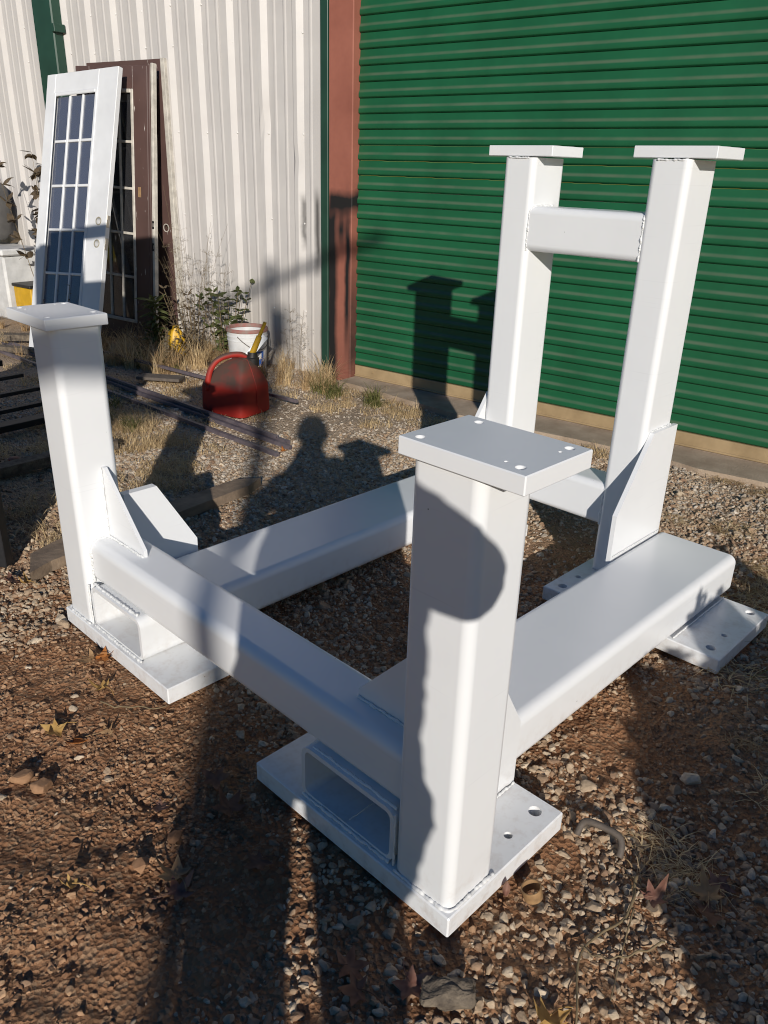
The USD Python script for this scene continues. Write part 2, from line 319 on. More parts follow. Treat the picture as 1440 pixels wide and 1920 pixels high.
M['slat'] = usdkit.material(stage, '/World/Looks/green_curtain', {
    'g': ('geometry', {}), 'mp': ('mapping', {'scale': (1.0, 1.0, 1.0)}), 'n': ('noise_texture', {'scale': 2.2, 'detail': 6.0, 'roughness': 0.65}),
    'r': ('rgb_ramp', {'ramp': [(0.3, (0.0075, 0.076, 0.030)), (0.7, (0.011, 0.106, 0.043))]}),
    'sn': ('separate_xyz', {}), 'mr': ('map_range', {'from_min': 0.18, 'from_max': 0.6, 'to_min': 0.0, 'to_max': 0.50, 'clamp': True}),
    'dn': ('noise_texture', {'scale': 5.0, 'detail': 5.0}), 'dm': ('map_range', {'from_min': 0.3, 'from_max': 0.6, 'to_min': 0.45, 'to_max': 1.0, 'clamp': True}), 'mu': ('math', {'math_type': 'multiply'}),
    'mx': ('mix_color', {'b': (0.20, 0.185, 0.14)}), 'p': ('principled_bsdf', {'roughness': 0.42, 'specular_ior_level': 0.4})},
    [('g.position', 'n.vector'), ('n.fac', 'r.fac'), ('g.normal', 'sn.vector'), ('sn.z', 'mr.value'), ('g.position', 'dn.vector'), ('dn.fac', 'dm.value'), ('mr.result', 'mu.value1'), ('dm.result', 'mu.value2'),
     ('mu.value', 'mx.fac'), ('r.color', 'mx.a'), ('mx.result', 'p.base_color')], surface='p.BSDF')
# ground: red-brown dirt with grit
M['dirt'] = usdkit.material(stage, '/World/Looks/dirt', {
    'g': ('geometry', {}), 'n': ('noise_texture', {'scale': 1.3, 'detail': 7.0, 'roughness': 0.65}),
    'r': ('rgb_ramp', {'ramp': [(0.28, (0.205, 0.099, 0.050)), (0.5, (0.305, 0.154, 0.079)), (0.72, (0.40, 0.230, 0.125))]}),
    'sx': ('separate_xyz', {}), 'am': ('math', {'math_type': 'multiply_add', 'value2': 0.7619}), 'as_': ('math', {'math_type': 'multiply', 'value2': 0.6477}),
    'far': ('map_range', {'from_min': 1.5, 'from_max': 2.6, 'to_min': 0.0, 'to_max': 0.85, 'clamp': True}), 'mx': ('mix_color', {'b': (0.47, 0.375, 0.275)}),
    'n2': ('noise_texture', {'scale': 70.0, 'detail': 5.0, 'roughness': 0.7}), 'n3': ('voronoi_texture', {'scale': 85.0}), 'ad': ('math', {'math_type': 'add'}),
    'b': ('bump', {'strength': 1.0, 'distance': 0.014}), 'sp': ('rgb_ramp', {'ramp': [(0.0, (0.7, 0.7, 0.7)), (0.5, (1, 1, 1)), (1, (1.0, 1.0, 1.0))]}), 'vc': ('separate_color', {}), 'vr': ('map_range', {'from_min': 0.68, 'from_max': 0.72, 'to_min': 0.0, 'to_max': 0.5, 'clamp': True}), 'px': ('mix_color', {'b': (0.40, 0.27, 0.165)}), 'mm': ('mix_color', {'blend_type': 'multiply', 'fac': 0.8}),
    'p': ('principled_bsdf', {'roughness': 0.95, 'specular_ior_level': 0.15})},
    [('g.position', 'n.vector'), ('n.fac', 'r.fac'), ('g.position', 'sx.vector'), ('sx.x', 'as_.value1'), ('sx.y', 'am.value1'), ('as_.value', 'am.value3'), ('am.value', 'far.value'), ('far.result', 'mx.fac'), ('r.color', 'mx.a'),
     ('g.position', 'n2.vector'), ('g.position', 'n3.vector'), ('n2.fac', 'ad.value1'), ('n3.distance', 'ad.value2'), ('ad.value', 'b.height'), ('b.normal', 'p.normal'), ('n2.fac', 'sp.fac'), ('n3.color', 'vc.color'), ('vc.r', 'vr.value'), ('vr.result', 'px.fac'), ('mx.result', 'px.a'), ('px.result', 'mm.a'), ('sp.color', 'mm.b'), ('mm.result', 'p.base_color')], surface='p.BSDF')
def stone_mat(name, stops):
    return usdkit.material(stage, f'/World/Looks/{name}', {
        'o': ('object_info', {}), 'r': ('rgb_ramp', {'ramp': stops}), 'g': ('geometry', {}), 'n': ('noise_texture', {'scale': 90.0, 'detail': 5.0}),
        's': ('rgb_ramp', {'ramp': [(0.25, (0.7, 0.68, 0.64)), (0.75, (1.1, 1.08, 1.05))]}), 'm': ('mix_color', {'blend_type': 'multiply', 'fac': 1.0, 'use_clamp': False}),
        'b': ('bump', {'strength': 0.5, 'distance': 0.003}), 'p': ('principled_bsdf', {'roughness': 0.85, 'specular_ior_level': 0.25})},
        [('o.random', 'r.fac'), ('g.position', 'n.vector'), ('n.fac', 's.fac'), ('r.color', 'm.a'), ('s.color', 'm.b'), ('m.result', 'p.base_color'), ('n.fac', 'b.height'), ('b.normal', 'p.normal')], surface='p.BSDF')
M['stone'] = stone_mat('gravel_stone', [(0, (0.245, 0.156, 0.103)), (0.3, (0.360, 0.253, 0.168)), (0.6, (0.421, 0.318, 0.220)), (0.85, (0.460, 0.371, 0.272)), (1, (0.578, 0.485, 0.372))])
M['stone_grey'] = stone_mat('gravel_grey', [(0, (0.33, 0.28, 0.23)), (0.5, (0.44, 0.385, 0.32)), (1, (0.55, 0.49, 0.42))])
M['stone_brown'] = stone_mat('gravel_brown', [(0, (0.225, 0.120, 0.066)), (0.5, (0.325, 0.187, 0.106)), (1, (0.43, 0.28, 0.17))])

# ------------------------------------------------------------------ the ground
def ground_z(x, y):
    p = np.stack([x, y, np.zeros_like(x)], -1)
    z = (meshkit.fbm(p * 3.0, 4, 3) - 0.5) * 0.05 + (meshkit.fbm(p * 14.0, 3, 9) - 0.5) * 0.022 + (meshkit.fbm(p * 38.0, 3, 19) - 0.5) * 0.016 * np.clip(1.6 - .35 * np.hypot(x, y - .6), 0, 1) - 0.008
    # low track marks in the bare dirt, front left
    a = (x + 0.35) * 0.9 + (y - 1.05) * 0.45
    z = z - 0.014 * np.exp(-(a / 0.07) ** 2) * np.exp(-(((x + 0.3) ** 2 + (y - 1.1) ** 2) / 0.5))
    far = np.clip((np.hypot(x - 1, y - 1) - 6) / 4, 0, 1)
    z = z * (1 - far)
    # level under the frame's plates and along the slab
    for (u0, u1, v0, v1) in [(0, .427, 0, .649), (0, .427, 1.072, 1.721), (1.348, 1.768, .012, .68), (1.348, 1.768, 1.04, 1.709)]:
        d = np.hypot(np.maximum(np.maximum(u0 - x, x - u1), 0), np.maximum(np.maximum(v0 - y, y - v1), 0))
        k = np.clip(1 - d / 0.09, 0, 1)
        z = z * (1 - k) + np.minimum(z, -0.006) * k
    return z
fine = lambda lo, mid, hi: np.concatenate([np.arange(lo, mid, .011), np.arange(mid, hi, .03)])
ext = lambda a: np.concatenate([a[0] - 0.3 * np.cumsum(1.35 ** np.arange(16))[::-1], a, a[-1] + 0.3 * np.cumsum(1.35 ** np.arange(16))])
gx, gy = ext(fine(-1.2, 1.5, 3.8)), ext(fine(-1.0, 2.2, 6.6))
X, Y = np.meshgrid(gx, gy, indexing='ij')
Zg = ground_z(X, Y)
idx = np.arange(X.size).reshape(X.shape)
F = np.stack([idx[:-1, :-1], idx[1:, :-1], idx[1:, 1:], idx[:-1, 1:]], -1).reshape(-1, 4)
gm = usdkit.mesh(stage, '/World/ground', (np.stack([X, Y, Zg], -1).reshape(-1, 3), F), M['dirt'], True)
tag(gm, kind='structure')

# ------------------------------------------------------------------ the building: wall sheets, trim, post, roll-up door, slab
bld = Thing('metal_building', 'beige ribbed sheet-metal building with dark green trim and red primer door post', 'building', WL(0, 0))
def sheet(s0, s1, seed):
    rib = 0.333; off = -0.529
    prof = []
    n0, n1 = int(math.floor((s0 - off) / rib)) - 1, int(math.ceil((s1 - off) / rib)) + 1
    for k in range(n0, n1 + 1):
        c = off + k * rib - 0.02
        prof += [(c - 0.052, 0), (c - 0.020, 0.031), (c + 0.014, 0.031), (c + 0.052, 0)]
        for q in (0.115, 0.215):
            prof += [(c + q - 0.016, 0), (c + q - 0.006, 0.0045), (c + q + 0.006, 0.0045), (c + q + 0.016, 0)]
    P = np.array(prof); s = np.unique(np.concatenate([[s0, s1], P[(P[:, 0] > s0) & (P[:, 0] < s1), 0]]))
    o = np.interp(s, P[:, 0], P[:, 1])
    zs = np.linspace(-0.05, 4.6, 40)
    S, Zz = np.meshgrid(s, zs, indexing='ij'); O = np.repeat(o[:, None], len(zs), 1)
    O = O + 0.008 * (meshkit.fbm(np.stack([S * 2.2, Zz * 1.4, np.full_like(S, seed)], -1), 3, 5) - 0.5)
    S = S + 0.006 * (meshkit.fbm(np.stack([S * 1.0, Zz * 1.7, np.full_like(S, seed + 9.0)], -1), 3, 6) - 0.5)
    for (ds, dz, r, h) in [(-0.86, 1.72, 0.10, -0.020), (-0.55, 1.5, 0.08, -0.016), (-0.95, 1.0, 0.05, -0.010)]:
        O = O + h * np.exp(-((S - ds) ** 2 / 0.0016 + (Zz - dz) ** 2 / (r * r)))
    n = len(zs); V = np.stack([S, O, Zz], -1).reshape(-1, 3); B = V.copy(); B[:, 1] = -0.02
    i = np.arange(len(s) * n).reshape(len(s), n)
    Fq = np.stack([i[:-1, :-1], i[:-1, 1:], i[1:, 1:], i[1:, :-1]], -1).reshape(-1, 4)
    e = len(V)
    edges = list(np.r_[i[:, 0], i[-1, 1:], i[-2::-1, -1], i[0, -2:0:-1]])
    side = [[edges[k], edges[(k + 1) % len(edges)], edges[(k + 1) % len(edges)] + e, edges[k] + e] for k in range(len(edges))]
    return np.vstack([V, B]), np.vstack([Fq, Fq[:, ::-1] + e, side])
edges_s = [-0.312 - 1.0 * k for k in range(9)]
for k in range(8):
    v, f = sheet(edges_s[k + 1] + 0.001, edges_s[k] - 0.001, k)
    vv, ff = wall_map((v, f)); bld.part('wall_panel', (vv, ff), M['wall'], 12)
v, f = sheet(4.4, 8.0, 20); bld.part('wall_panel', wall_map((v, f)), M['wall'], 12)
bld.part('corner_trim', wall_map(cbox((-0.309, -0.03, -0.03), (-0.243, 0.045, 4.6), 0.004)), M['green_trim'])
bld.part('door_post', wall_map(m3.Manifold.batch_boolean([cbox((-0.240, -0.06, -0.03), (-0.030, 0.04, 4.6), 0.006)], m3.OpType.Add)), M['jamb'])
bld.part('door_post', wall_map(cbox((4.20, -0.06, -0.03), (4.398, 0.04, 4.6), 0.006)), M['jamb'])
ds = m3.Manifold.batch_boolean([cbox((-3.485, 0.012, 0.02), (-3.205, 0.12, 4.6), 0.01)], m3.OpType.Add)
p_ds = bld.part('downspout', wall_map(ds), M['green_trim'])
bld.part('strap', wall_map(cbox((-3.205, 0.03, 2.44), (-3.165, 0.135, 2.50), 0.003)), M['green_trim'])
scr = []
for k in range(-1, 22):
    s = -0.529 - 0.333 * k - 0.02 + 0.05
    for z in (0.45, 1.09, 1.68, 2.27, 2.535, 3.4):
        if s < -0.36 and abs(s + 3.345) > 0.16:
            for d in ((0.0,) if z != 2.535 else (0.0, )):
                scr.append(m3.Manifold.sphere(0.0075, 8).scale((1, 0.75, 1)).translate((s + d + rng.normal(0, 0.006), 0.004, z + rng.normal(0, 0.01))))
bld.part('screws', wall_map(join(scr)), M['galv'], True, kind='stuff')

door = Thing('roll_up_door', 'dark green ribbed steel roll-up door with tan bottom bar', 'roll-up door', WL(2.1, 0))
pitch = 0.0931; z0 = 0.115
prof_t = np.array([0.0, 0.03, 0.085, 0.13, 0.26, 0.36, 0.43, 0.51, 0.58, 0.66, 0.85, 1.0])
prof_o = np.array([0.000, 0.0040, 0.0130, 0.0150, 0.0158, 0.0150, 0.0125, 0.0078, 0.0052, 0.0042, 0.0034, 0.0012])
for k in range(36):
    seam = k in (6, 17, 18, 29)
    za = z0 + k * pitch + 0.0004; tz = za + prof_t * (pitch - 0.0008)
    ss = np.linspace(-0.026, 4.19, 43)
    S, T = np.meshgrid(ss, tz, indexing='ij')
    O = np.repeat(prof_o[None], len(ss), 0).copy()
    if k in (6, 17, 28): O = O + np.interp(prof_t, [0.60, 0.63, 0.66, 0.72, 0.75, 0.78], [0, .003, 0, 0, .003, 0])[None]
    O = O - 0.03 + 0.006 * (meshkit.fbm(np.stack([S * 1.1, T * 2.0, S * 0], -1), 3, 31) - 0.5)
    n = len(tz); i = np.arange(S.size).reshape(S.shape)
    V = np.stack([S, O, T], -1).reshape(-1, 3); B = V.copy(); B[:, 1] = -0.045
    Fq = np.stack([i[:-1, :-1], i[:-1, 1:], i[1:, 1:], i[1:, :-1]], -1).reshape(-1, 4); e = len(V)
    ed = list(np.r_[i[:, 0], i[-1, 1:], i[-2::-1, -1], i[0, -2:0:-1]])
    side = [[ed[q], ed[(q + 1) % len(ed)], ed[(q + 1) % len(ed)] + e, ed[q] + e] for q in range(len(ed))]
    door.part('slat', wall_map((np.vstack([V, B]), np.vstack([Fq, Fq[:, ::-1] + e, side]))), M['slat'], 40)
door.part('bottom_bar', wall_map(m3.Manifold.batch_boolean([cbox((-0.026, -0.045, 0.042), (4.19, -0.012, 0.1145), 0.003), cbox((-0.026, -0.045, 0.034), (4.19, -0.004, 0.047), 0.003)], m3.OpType.Add)), M['tan_strip'])
for s in (0.14, 1.21, 1.40, 2.2, 2.9, 3.5):
    door.part('bolt', wall_map(cyl((s, -0.010, 0.083), 0.008, 0.008, 1, 12)), M['tan_strip'], 30)
slab_poly = sg.Polygon([(-0.02, 0.0), (4.5, 0.0), (4.5, 0.31), (3.4, 0.29), (2.9, 0.30), (2.62, 0.32), (2.4, 0.27), (1.9, 0.29), (1.6, 0.31), (1.1, 0.33), (0.75, 0.28), (0.35, 0.22), (-0.02, 0.18)])
sl = trimesh.creation.extrude_polygon(slab_poly, 0.09, engine='earcut'); sv = np.array(sl.vertices); sv[:, 2] += -0.058; 
sm = usdkit.mesh(stage, '/World/apron_slab', wall_map((sv - [0, 0.0, 0], np.array(sl.faces))), M['concrete'])
tag(sm, kind='structure')
bk = cbox((-0.02, -0.30, -0.058), (4.5, -0.001, 0.032), 0.002)
fl = usdkit.mesh(stage, '/World/shop_floor', wall_map(bk), M['concrete']); tag(fl, kind='structure')

# ------------------------------------------------------------------ the white steel frame
V0 = 1.721; TP = 0.055; H1 = 1.020; H2 = 1.519; ZR = 0.204; ZB = 0.349
mv = lambda v: V0 - v
fr = Thing('steel_equipment_stand', 'large white painted welded steel equipment stand with four posts on base plates', 'steel stand', (0.9, V0 / 2, 0))
def side_boxes(lo, hi, side):                      # side 0: as given, side 1: mirrored about the middle
    lo, hi = list(lo), list(hi)
    if side: lo[1], hi[1] = mv(hi[1]), mv(lo[1])
    return lo, hi
def plate(lo, hi, side, holes, c=0.003):
    a, b = side_boxes(lo, hi, side); m = cbox(a, b, c)
    for (u, v, r) in holes: m = m - cyl((u, mv(v) if side else v, (a[2] + b[2]) / 2), r, 0.2, 2, 28)
    return m
wp = M['white_paint']
for sd in (0, 1):
    fr.part('base_plate', plate((0, 0, 0.0), (.427, .649, TP), sd, [(.380, .050, .0165), (.272, .050, .0105), (.38, .60, .0165)] if sd == 0 else [(.38, .05, .0165), (.272, .05, .0105)]), wp)
for sd in (0, 1):
    fr.part('base_plate', plate((1.348, .012, 0.0), (1.768, .680, TP), sd, [(1.727, .063, .0165), (1.509, .064, .0105), (1.401, .063, .0165), (1.401, .630, .0165), (1.509, .630, .0105)]), wp)
for sd in (0, 1):
    lo, hi = side_boxes((.011, .012, 0), (.165, .170, 0), sd)
    fr.part('front_post', tube_steel(TP + .001, H1 - .001, lo[:2], hi[:2], 2, 0.023), wp, 30)
for sd in (0, 1):
    lo, hi = side_boxes((1.613, .5055, 0), (1.814, .640, 0), sd)
    fr.part('rear_post', tube_steel(TP + .001, H2 - .004, lo[:2], hi[:2], 2, 0.023), wp, 30)
for sd in (0, 1):
    fr.part('top_plate', plate((-.010, -.080, H1), (.179, .181, H1 + .033), sd, [(.012, .150, .009), (.155, .118 + .02, .009), (.154, -.051, .009), (.017, -.051, .009), (.002 + .02, -.02, .0035), (.126, -.051, .0035)], .002), wp)
for sd in (0, 1):
    fr.part('top_plate', plate((1.620, .429, H2), (1.819, .706, H2 + .035), sd, [(1.64, .45, .009), (1.80, .45, .009), (1.64, .685, .009), (1.80, .685, .009)], .002), wp)
for sd in (0, 1):
    lo, hi = side_boxes((0, .177, 0), (0, .486, 0), sd)
    fr.part('side_rail', tube_steel(.018, 1.817, (lo[1], TP + .0005), (hi[1], ZR), 0, 0.030, 0.0125), wp, 30)
fr.part('front_cross_beam', tube_steel(.171, mv(.171), (.040, ZR + .0005), (.192, ZB), 1, 0.030), wp, 30)
fr.part('rear_upper_beam', tube_steel(.6225, mv(.6225), (1.618, 1.198), (1.770, 1.353), 1, 0.026), wp, 30)
fr.part('rear_lower_beam', tube_steel(.6225, mv(.6225), (1.618, .237), (1.770, .402), 1, 0.026), wp, 30)
def gusset(poly, v0, v1, side):
    m = trimesh.creation.extrude_polygon(sg.Polygon(poly), v1 - v0, engine='earcut'); v = np.array(m.vertices)
    V = np.stack([v[:, 0], v0 + v[:, 2], v[:, 1]], 1); f = np.array(m.faces)[:, ::-1]
    if side: V[:, 1] = V0 - V[:, 1]; f = f[:, ::-1]
    return V, f
for sd in (0, 1):
    fr.part('gusset', gusset([(.1685, TP), (.426, TP), (.426, .243), (.287, .477), (.1685, .477)], .146, .1755, sd), wp)
for sd in (0, 1):
    fr.part('gusset', gusset([(1.459, TP + .001), (1.825, TP + .001), (1.825, .632), (1.645, .632), (1.459, .366)], .4875, .5045, sd), wp)
for sd in (0, 1):
    tri = sg.Polygon([(.1705, ZB), (.385, ZB), (.385, ZB + .022), (.184, .587), (.1705, .587)])
    m = trimesh.creation.extrude_polygon(tri, .012, engine='earcut'); v = np.array(m.vertices)
    V = np.stack([.108 + v[:, 2], v[:, 0], v[:, 1]], 1); f = np.array(m.faces)
    if sd: V[:, 1] = V0 - V[:, 1]; f = f[:, ::-1]
    fr.part('gusset', (V, f), wp)
def W(pts, side, r=0.0055, seed=0):
    P = np.array(pts, float)
    if side: P[:, 1] = V0 - P[:, 1]
    fr.part('weld_bead', weld(P, r, seed), M['weld'], True)
W([(.03, .33, TP + .0135), (.60, .33, TP + .0135)], 0, .003, 170)
for sd in (0, 1):
    W([(.160, .007, TP + .002), (.033, .007, TP + .002), (.016, .013, TP + .002), (.008, .033, TP + .002), (.008, .165, TP + .002)], sd, .006, sd)     # post foot
    W([(.0145, .186, TP + .004), (.0145, .478, TP + .004)], sd, .0065, 10 + sd)                                                                  # rail mouth on the plate
    W([(.030, .180, ZR + .002), (.030, .455, ZR + .002)], sd, .006, 20 + sd)                                                                  # beam on the rail
    W([(.038, .172, ZR), (.039, .172, ZB - .03), (.048, .172, ZB - .008), (.070, .172, ZB + .002), (.106, .172, ZB + .002)], sd, .0058, 30 + sd)      # beam end
    W([(.0150, .1735, TP + .004), (.0150, .1735, ZR)], sd, .0045, 35 + sd)
    W([(.105, .172, ZB + .003), (.105, .385, ZB + .003)], sd, .0058, 40 + sd)                                                                # triangle foot
    W([(.105, .172, ZB + .004), (.105, .172, .585)], sd, .0045, 50 + sd)
    W([(.170, .144, .09), (.170, .144, .475)], sd, .004, 60 + sd)
    W([(.30, .141, TP + .004), (.42, .141, TP + .004)], sd, .0055, 70 + sd)
    W([(.155, .008, H1 - .003), (.033, .008, H1 - .003), (.012, .030, H1 - .003), (.008, .160, H1 - .003)], sd, .0035, 80 + sd)
    W([(1.47, .4845, ZR + .003), (1.815, .4845, ZR + .003)], sd, .004, 90 + sd)
    W([(1.650, .5035, .634), (1.800, .5035, .634)], sd, .0048, 100 + sd)
    W([(1.635, .505, H2 - .005), (1.613, .53, H2 - .005), (1.613, .615, H2 - .005)], sd, .005, 110 + sd)
    W([(1.619, .634, 1.20), (1.619, .634, 1.335), (1.632, .640, 1.352), (1.755, .641, 1.355)], sd, .006, 120 + sd)
    W([(1.619, .634, .24), (1.619, .634, .385)], sd, .006, 130 + sd)
    W([(1.36, .174, TP + .004), (1.76, .174, TP + .004)], sd, .005, 140 + sd)
    W([(1.612, .51, TP + .004), (1.612, .63, TP + .004)], sd, .005, 150 + sd)

# ------------------------------------------------------------------ old doors leaning on the wall
def door_frame(BR, r, u, w):
    r, u = np.array(r), np.array(u); n = np.cross(r, u)
    if n @ WN < 0: n = -n
    return np.array(BR) - r * w, r, n, u
def dmap(mesh, fm):
    O, r, n, u = fm; v, f = frame_map(mesh, O, r, n, u)
    return v, (f if np.linalg.det(np.stack([r, n, u])) > 0 else f[:, ::-1])
def unit(a): a = np.array(a, float); return a / np.linalg.norm(a)
def lite_door(t, fm, w, h, left, right, top, bottom, cols, rows, th, frame_m, muntin_m, glass_m, bores):
    for a, b in (((0, -th / 2, 0), (left, th / 2, h)), ((w - right, -th / 2, 0), (w, th / 2, h))):
        m = cbox(a, b, .003)
        for (x, z, rr) in bores:
            if a[0] < x < b[0]: m = m - cyl((x, 0, z), rr, .2, 1, 24)
        t.part('stile', dmap(m, fm), frame_m)
    t.part('rail', dmap(cbox((left + .0005, -th / 2, 0), (w - right - .0005, th / 2, bottom), .003), fm), frame_m)
    t.part('rail', dmap(cbox((left + .0005, -th / 2, h - top), (w - right - .0005, th / 2, h), .003), fm), frame_m)
    x0, x1, za, zb = left, w - right, bottom, h - top
    mo = .022; y0, y1 = th / 2 - .004, th / 2 + .008
    mould = join([cbox((x0 - .006, y0, za - .006), (x0 + mo, y1, zb + .006), .005), cbox((x1 - mo, y0, za - .006), (x1 + .006, y1, zb + .006), .005), cbox((x0 + mo + .0005, y0, zb - mo), (x1 - mo - .0005, y1, zb + .006), .005), cbox((x0 + mo + .0005, y0, za - .006), (x1 - mo - .0005, y1, za + mo), .005)])
    t.part('moulding', dmap(mould, fm), muntin_m)
    xs = np.linspace(x0 + mo, x1 - mo, cols + 1); zs = np.linspace(za + mo, zb - mo, rows + 1); k = .010
    for x in xs[1:-1]: t.part('muntin', dmap(cbox((x - k, -.004, za + mo), (x + k, th / 2 - .006, zb - mo), .003), fm), muntin_m)
    for z in zs[1:-1]:
        for i in range(cols): t.part('muntin', dmap(cbox((xs[i] + k + .0004, -.004, z - k), (xs[i + 1] - k - .0004, th / 2 - .006, z + k), .003), fm), muntin_m)
    for i in range(cols):
        for j in range(rows):
            t.part('pane', dmap(cbox((xs[i] + (k if i else 0), -.002, zs[j] + (k if j else 0)), (xs[i + 1] - (k if i < cols - 1 else 0), .002, zs[j + 1] - (k if j < rows - 1 else 0)), .0003), fm), glass_m)
    for (x, z, rr) in bores:
        ring = cyl((x, th / 2 + .001, z), rr + .006, .003, 1, 24) - cyl((x, th / 2 + .001, z), rr - .001, .02, 1, 24)
        t.part('bore_ring', dmap(ring, fm), M['bore'])

W1, Hd1 = .828, 2.204
TR, TL, BR = np.array((2.494, 5.502, 2.113)), np.array((2.307, 6.308, 2.074)), np.array((1.915, 5.266, 0.0))
fm1 = door_frame(BR, unit(TR - TL), unit(TR - BR), W1)
d1 = Thing('white_french_door', 'white door of fifteen small panes leaning in front of the brown doors', 'door', BR, 'old doors leaning on the wall')
lite_door(d1, fm1, W1, Hd1, .105, .215, .150, .30, 3, 5, .042, M['white_door'], M['white_door'], M['glass'], [(W1 - .085, 1.075, .026), (W1 - .085, .905, .026)])
d1.part('latch_plate', dmap(cbox((W1 - .0005, -.014, 1.03), (W1 + .0015, .014, 1.12), .0004), fm1), M['chrome'])
d1.part('latch_plate', dmap(cbox((W1 - .0005, -.014, .86), (W1 + .0015, .014, .95), .0004), fm1), M['chrome'])

W2, Hd2 = .851, 2.136
TR, TL, BR = np.array((2.684, 5.348, 2.129)), np.array((2.483, 6.175, 2.153)), np.array((2.512, 5.367, 0.0))
fm2 = door_frame(BR, unit(TR - TL), unit(TR - BR), W2)
d2 = Thing('brown_glazed_door', 'brown door with white-barred glass panes and cream edge between two other doors', 'door', BR, 'old doors leaning on the wall')
lite_door(d2, fm2, W2 - .055, Hd2, .16, .155, .165, .20, 3, 5, .042, M['brown_door'], M['cream'], M['glass_dark'], [])
d2.part('edge_strip', dmap(cbox((W2 - .054, -.030, 0), (W2 - .030, .020, Hd2 + .012), .003), fm2), M['brown_door'])
d2.part('edge_strip', dmap(cbox((W2 - .029, -.030, -.01), (W2 - .004, .012, Hd2 + .02), .003), fm2), M['cream'], label='cream painted edge strip with flaked paint')
for z in (1.0, .83):
    d2.part('strike_plate', dmap(cbox((W2 - .026, .0115, z - .03), (W2 - .007, .0135, z + .03), .0004) - cbox((W2 - .021, .0, z - .014), (W2 - .012, .04, z + .014), .0004), fm2), M['black_steel'])
d2.part('sticker', dmap(cbox((W2 - .055 - .115, .0205, 1.20), (W2 - .055 - .082, .0225, 1.275), .0004), fm2), M['leaf_tan'])

W3, Hd3 = .878, 2.193
TR, TL, BR = np.array((2.814, 5.386, 2.193)), np.array((2.610, 6.24, 2.190)), np.array((2.792, 5.372, 0.0))
fm3 = door_frame(BR, unit(TR - TL), unit(TR - BR), W3)
d3 = Thing('brown_slab_door', 'flat brown door with cream edge and flaked paint standing against the wall', 'door', BR, 'old doors leaning on the wall')
d3.part('slab', dmap(cbox((0, -.02, 0), (W3 - .042, .02, Hd3), .003) - cyl((W3 - .105, 0, .965), .027, .2, 1, 24), fm3), M['brown_door'])
d3.part('edge_strip', dmap(cbox((W3 - .0415, -.022, 0), (W3, .024, Hd3 + .004), .003), fm3), M['cream'])
d3.part('bore_ring', dmap(cyl((W3 - .105, .021, .965), .033, .004, 1, 24) - cyl((W3 - .105, .021, .965), .026, .02, 1, 24), fm3), M['cream'])

# ------------------------------------------------------------------ red fuel can, bucket, yellow jug
def loft(sections, n=40, power=4.0):
    """sections: (z, half x, half y, cx, cy); superellipse rings"""
    th = np.arange(n) / n * 2 * np.pi; V = []
    for (z, a, b, cx, cy) in sections:
        x = np.sign(np.cos(th)) * np.abs(np.cos(th)) ** (2 / power) * a + cx; y = np.sign(np.sin(th)) * np.abs(np.sin(th)) ** (2 / power) * b + cy
        V.append(np.stack([x, y, np.full(n, z)], 1))
    m = len(V); V = np.vstack(V + [[[sections[0][3], sections[0][4], sections[0][0]], [sections[-1][3], sections[-1][4], sections[-1][0]]]]); Fc = []
    for i in range(m - 1):
        for j in range(n):
            k = (j + 1) % n; Fc += [[i * n + j, i * n + k, (i + 1) * n + k], [i * n + j, (i + 1) * n + k, (i + 1) * n + j]]
    for j in range(n):
        k = (j + 1) % n; Fc += [[m * n, k, j], [m * n + 1, (m - 1) * n + j, (m - 1) * n + k]]
    return V, np.array(Fc)
def placed(mesh, loc, az, tilt=0.0):
    v, f = vf(mesh); c, s = math.cos(az), math.sin(az)
    v = np.stack([v[:, 0] * c - v[:, 1] * s, v[:, 0] * s + v[:, 1] * c, v[:, 2]], 1)
    return v + np.array(loc), f
CL, CA = (1.955, 3.455, 0.0), math.radians(12)
can = Thing('fuel_can', 'dusty red plastic fuel can with moulded handle and yellow spout', 'fuel can', CL)
body = loft([(0.0, .138, .166, 0, 0), (.008, .149, .178, 0, 0), (.03, .152, .182, 0, 0), (.165, .149, .178, 0, 0), (.19, .145, .173, .002, -.002), (.215, .133, .159, .005, -.005), (.30, .082, .096, .018, -.022), (.322, .062, .072, .023, -.028), (.338, .04, .045, .027, -.032), (.342, .02, .025, .027, -.032)], 52, 6.5)
can.part('body', placed(body, CL, CA), M['red_plastic'], 22)
hp = spline([(-.138, .10, .15), (-.138, .098, .215), (-.115, .088, .285), (-.075, .062, .335), (-.02, .022, .358), (.04, -.02, .358), (.07, -.04, .325)], 28)
can.part('handle', placed(tube(hp, .019, 12), CL, CA), M['red_plastic'], True)
seam = np.array([(.0, -.1825, .03), (.0, -.179, .165), (.002, -.175, .19), (.005, -.164, .215), (.018, -.118, .30), (.023, -.10, .322), (.027, -.077, .338), (.027, .013, .338), (.023, .044, .322), (.018, .074, .30), (.005, .154, .215), (.002, .171, .19), (.0, .178, .165), (.0, .1825, .03)])
can.part('seam', placed(tube(spline(seam, 60), .0035, 6), CL, CA), M['red_plastic'], True)
col = loft([(0, .040, .040, 0, 0), (.05, .042, .042, 0, 0), (.055, .034, .034, 0, 0), (.085, .030, .030, 0, 0)], 18, 2.0)
can.part('collar', placed(col, (2.055, 3.395, .290), 0), M['black_plastic'], 40)
spv = np.array([.062, -.062, .20]); sp0 = np.array([2.055, 3.395, .365])
can.part('spout', tube(np.array([sp0, sp0 + spv * .55, sp0 + spv * .56, sp0 + spv, ]), [.020, .018, .012, .011], 10), M['yellow_plastic'], 40)

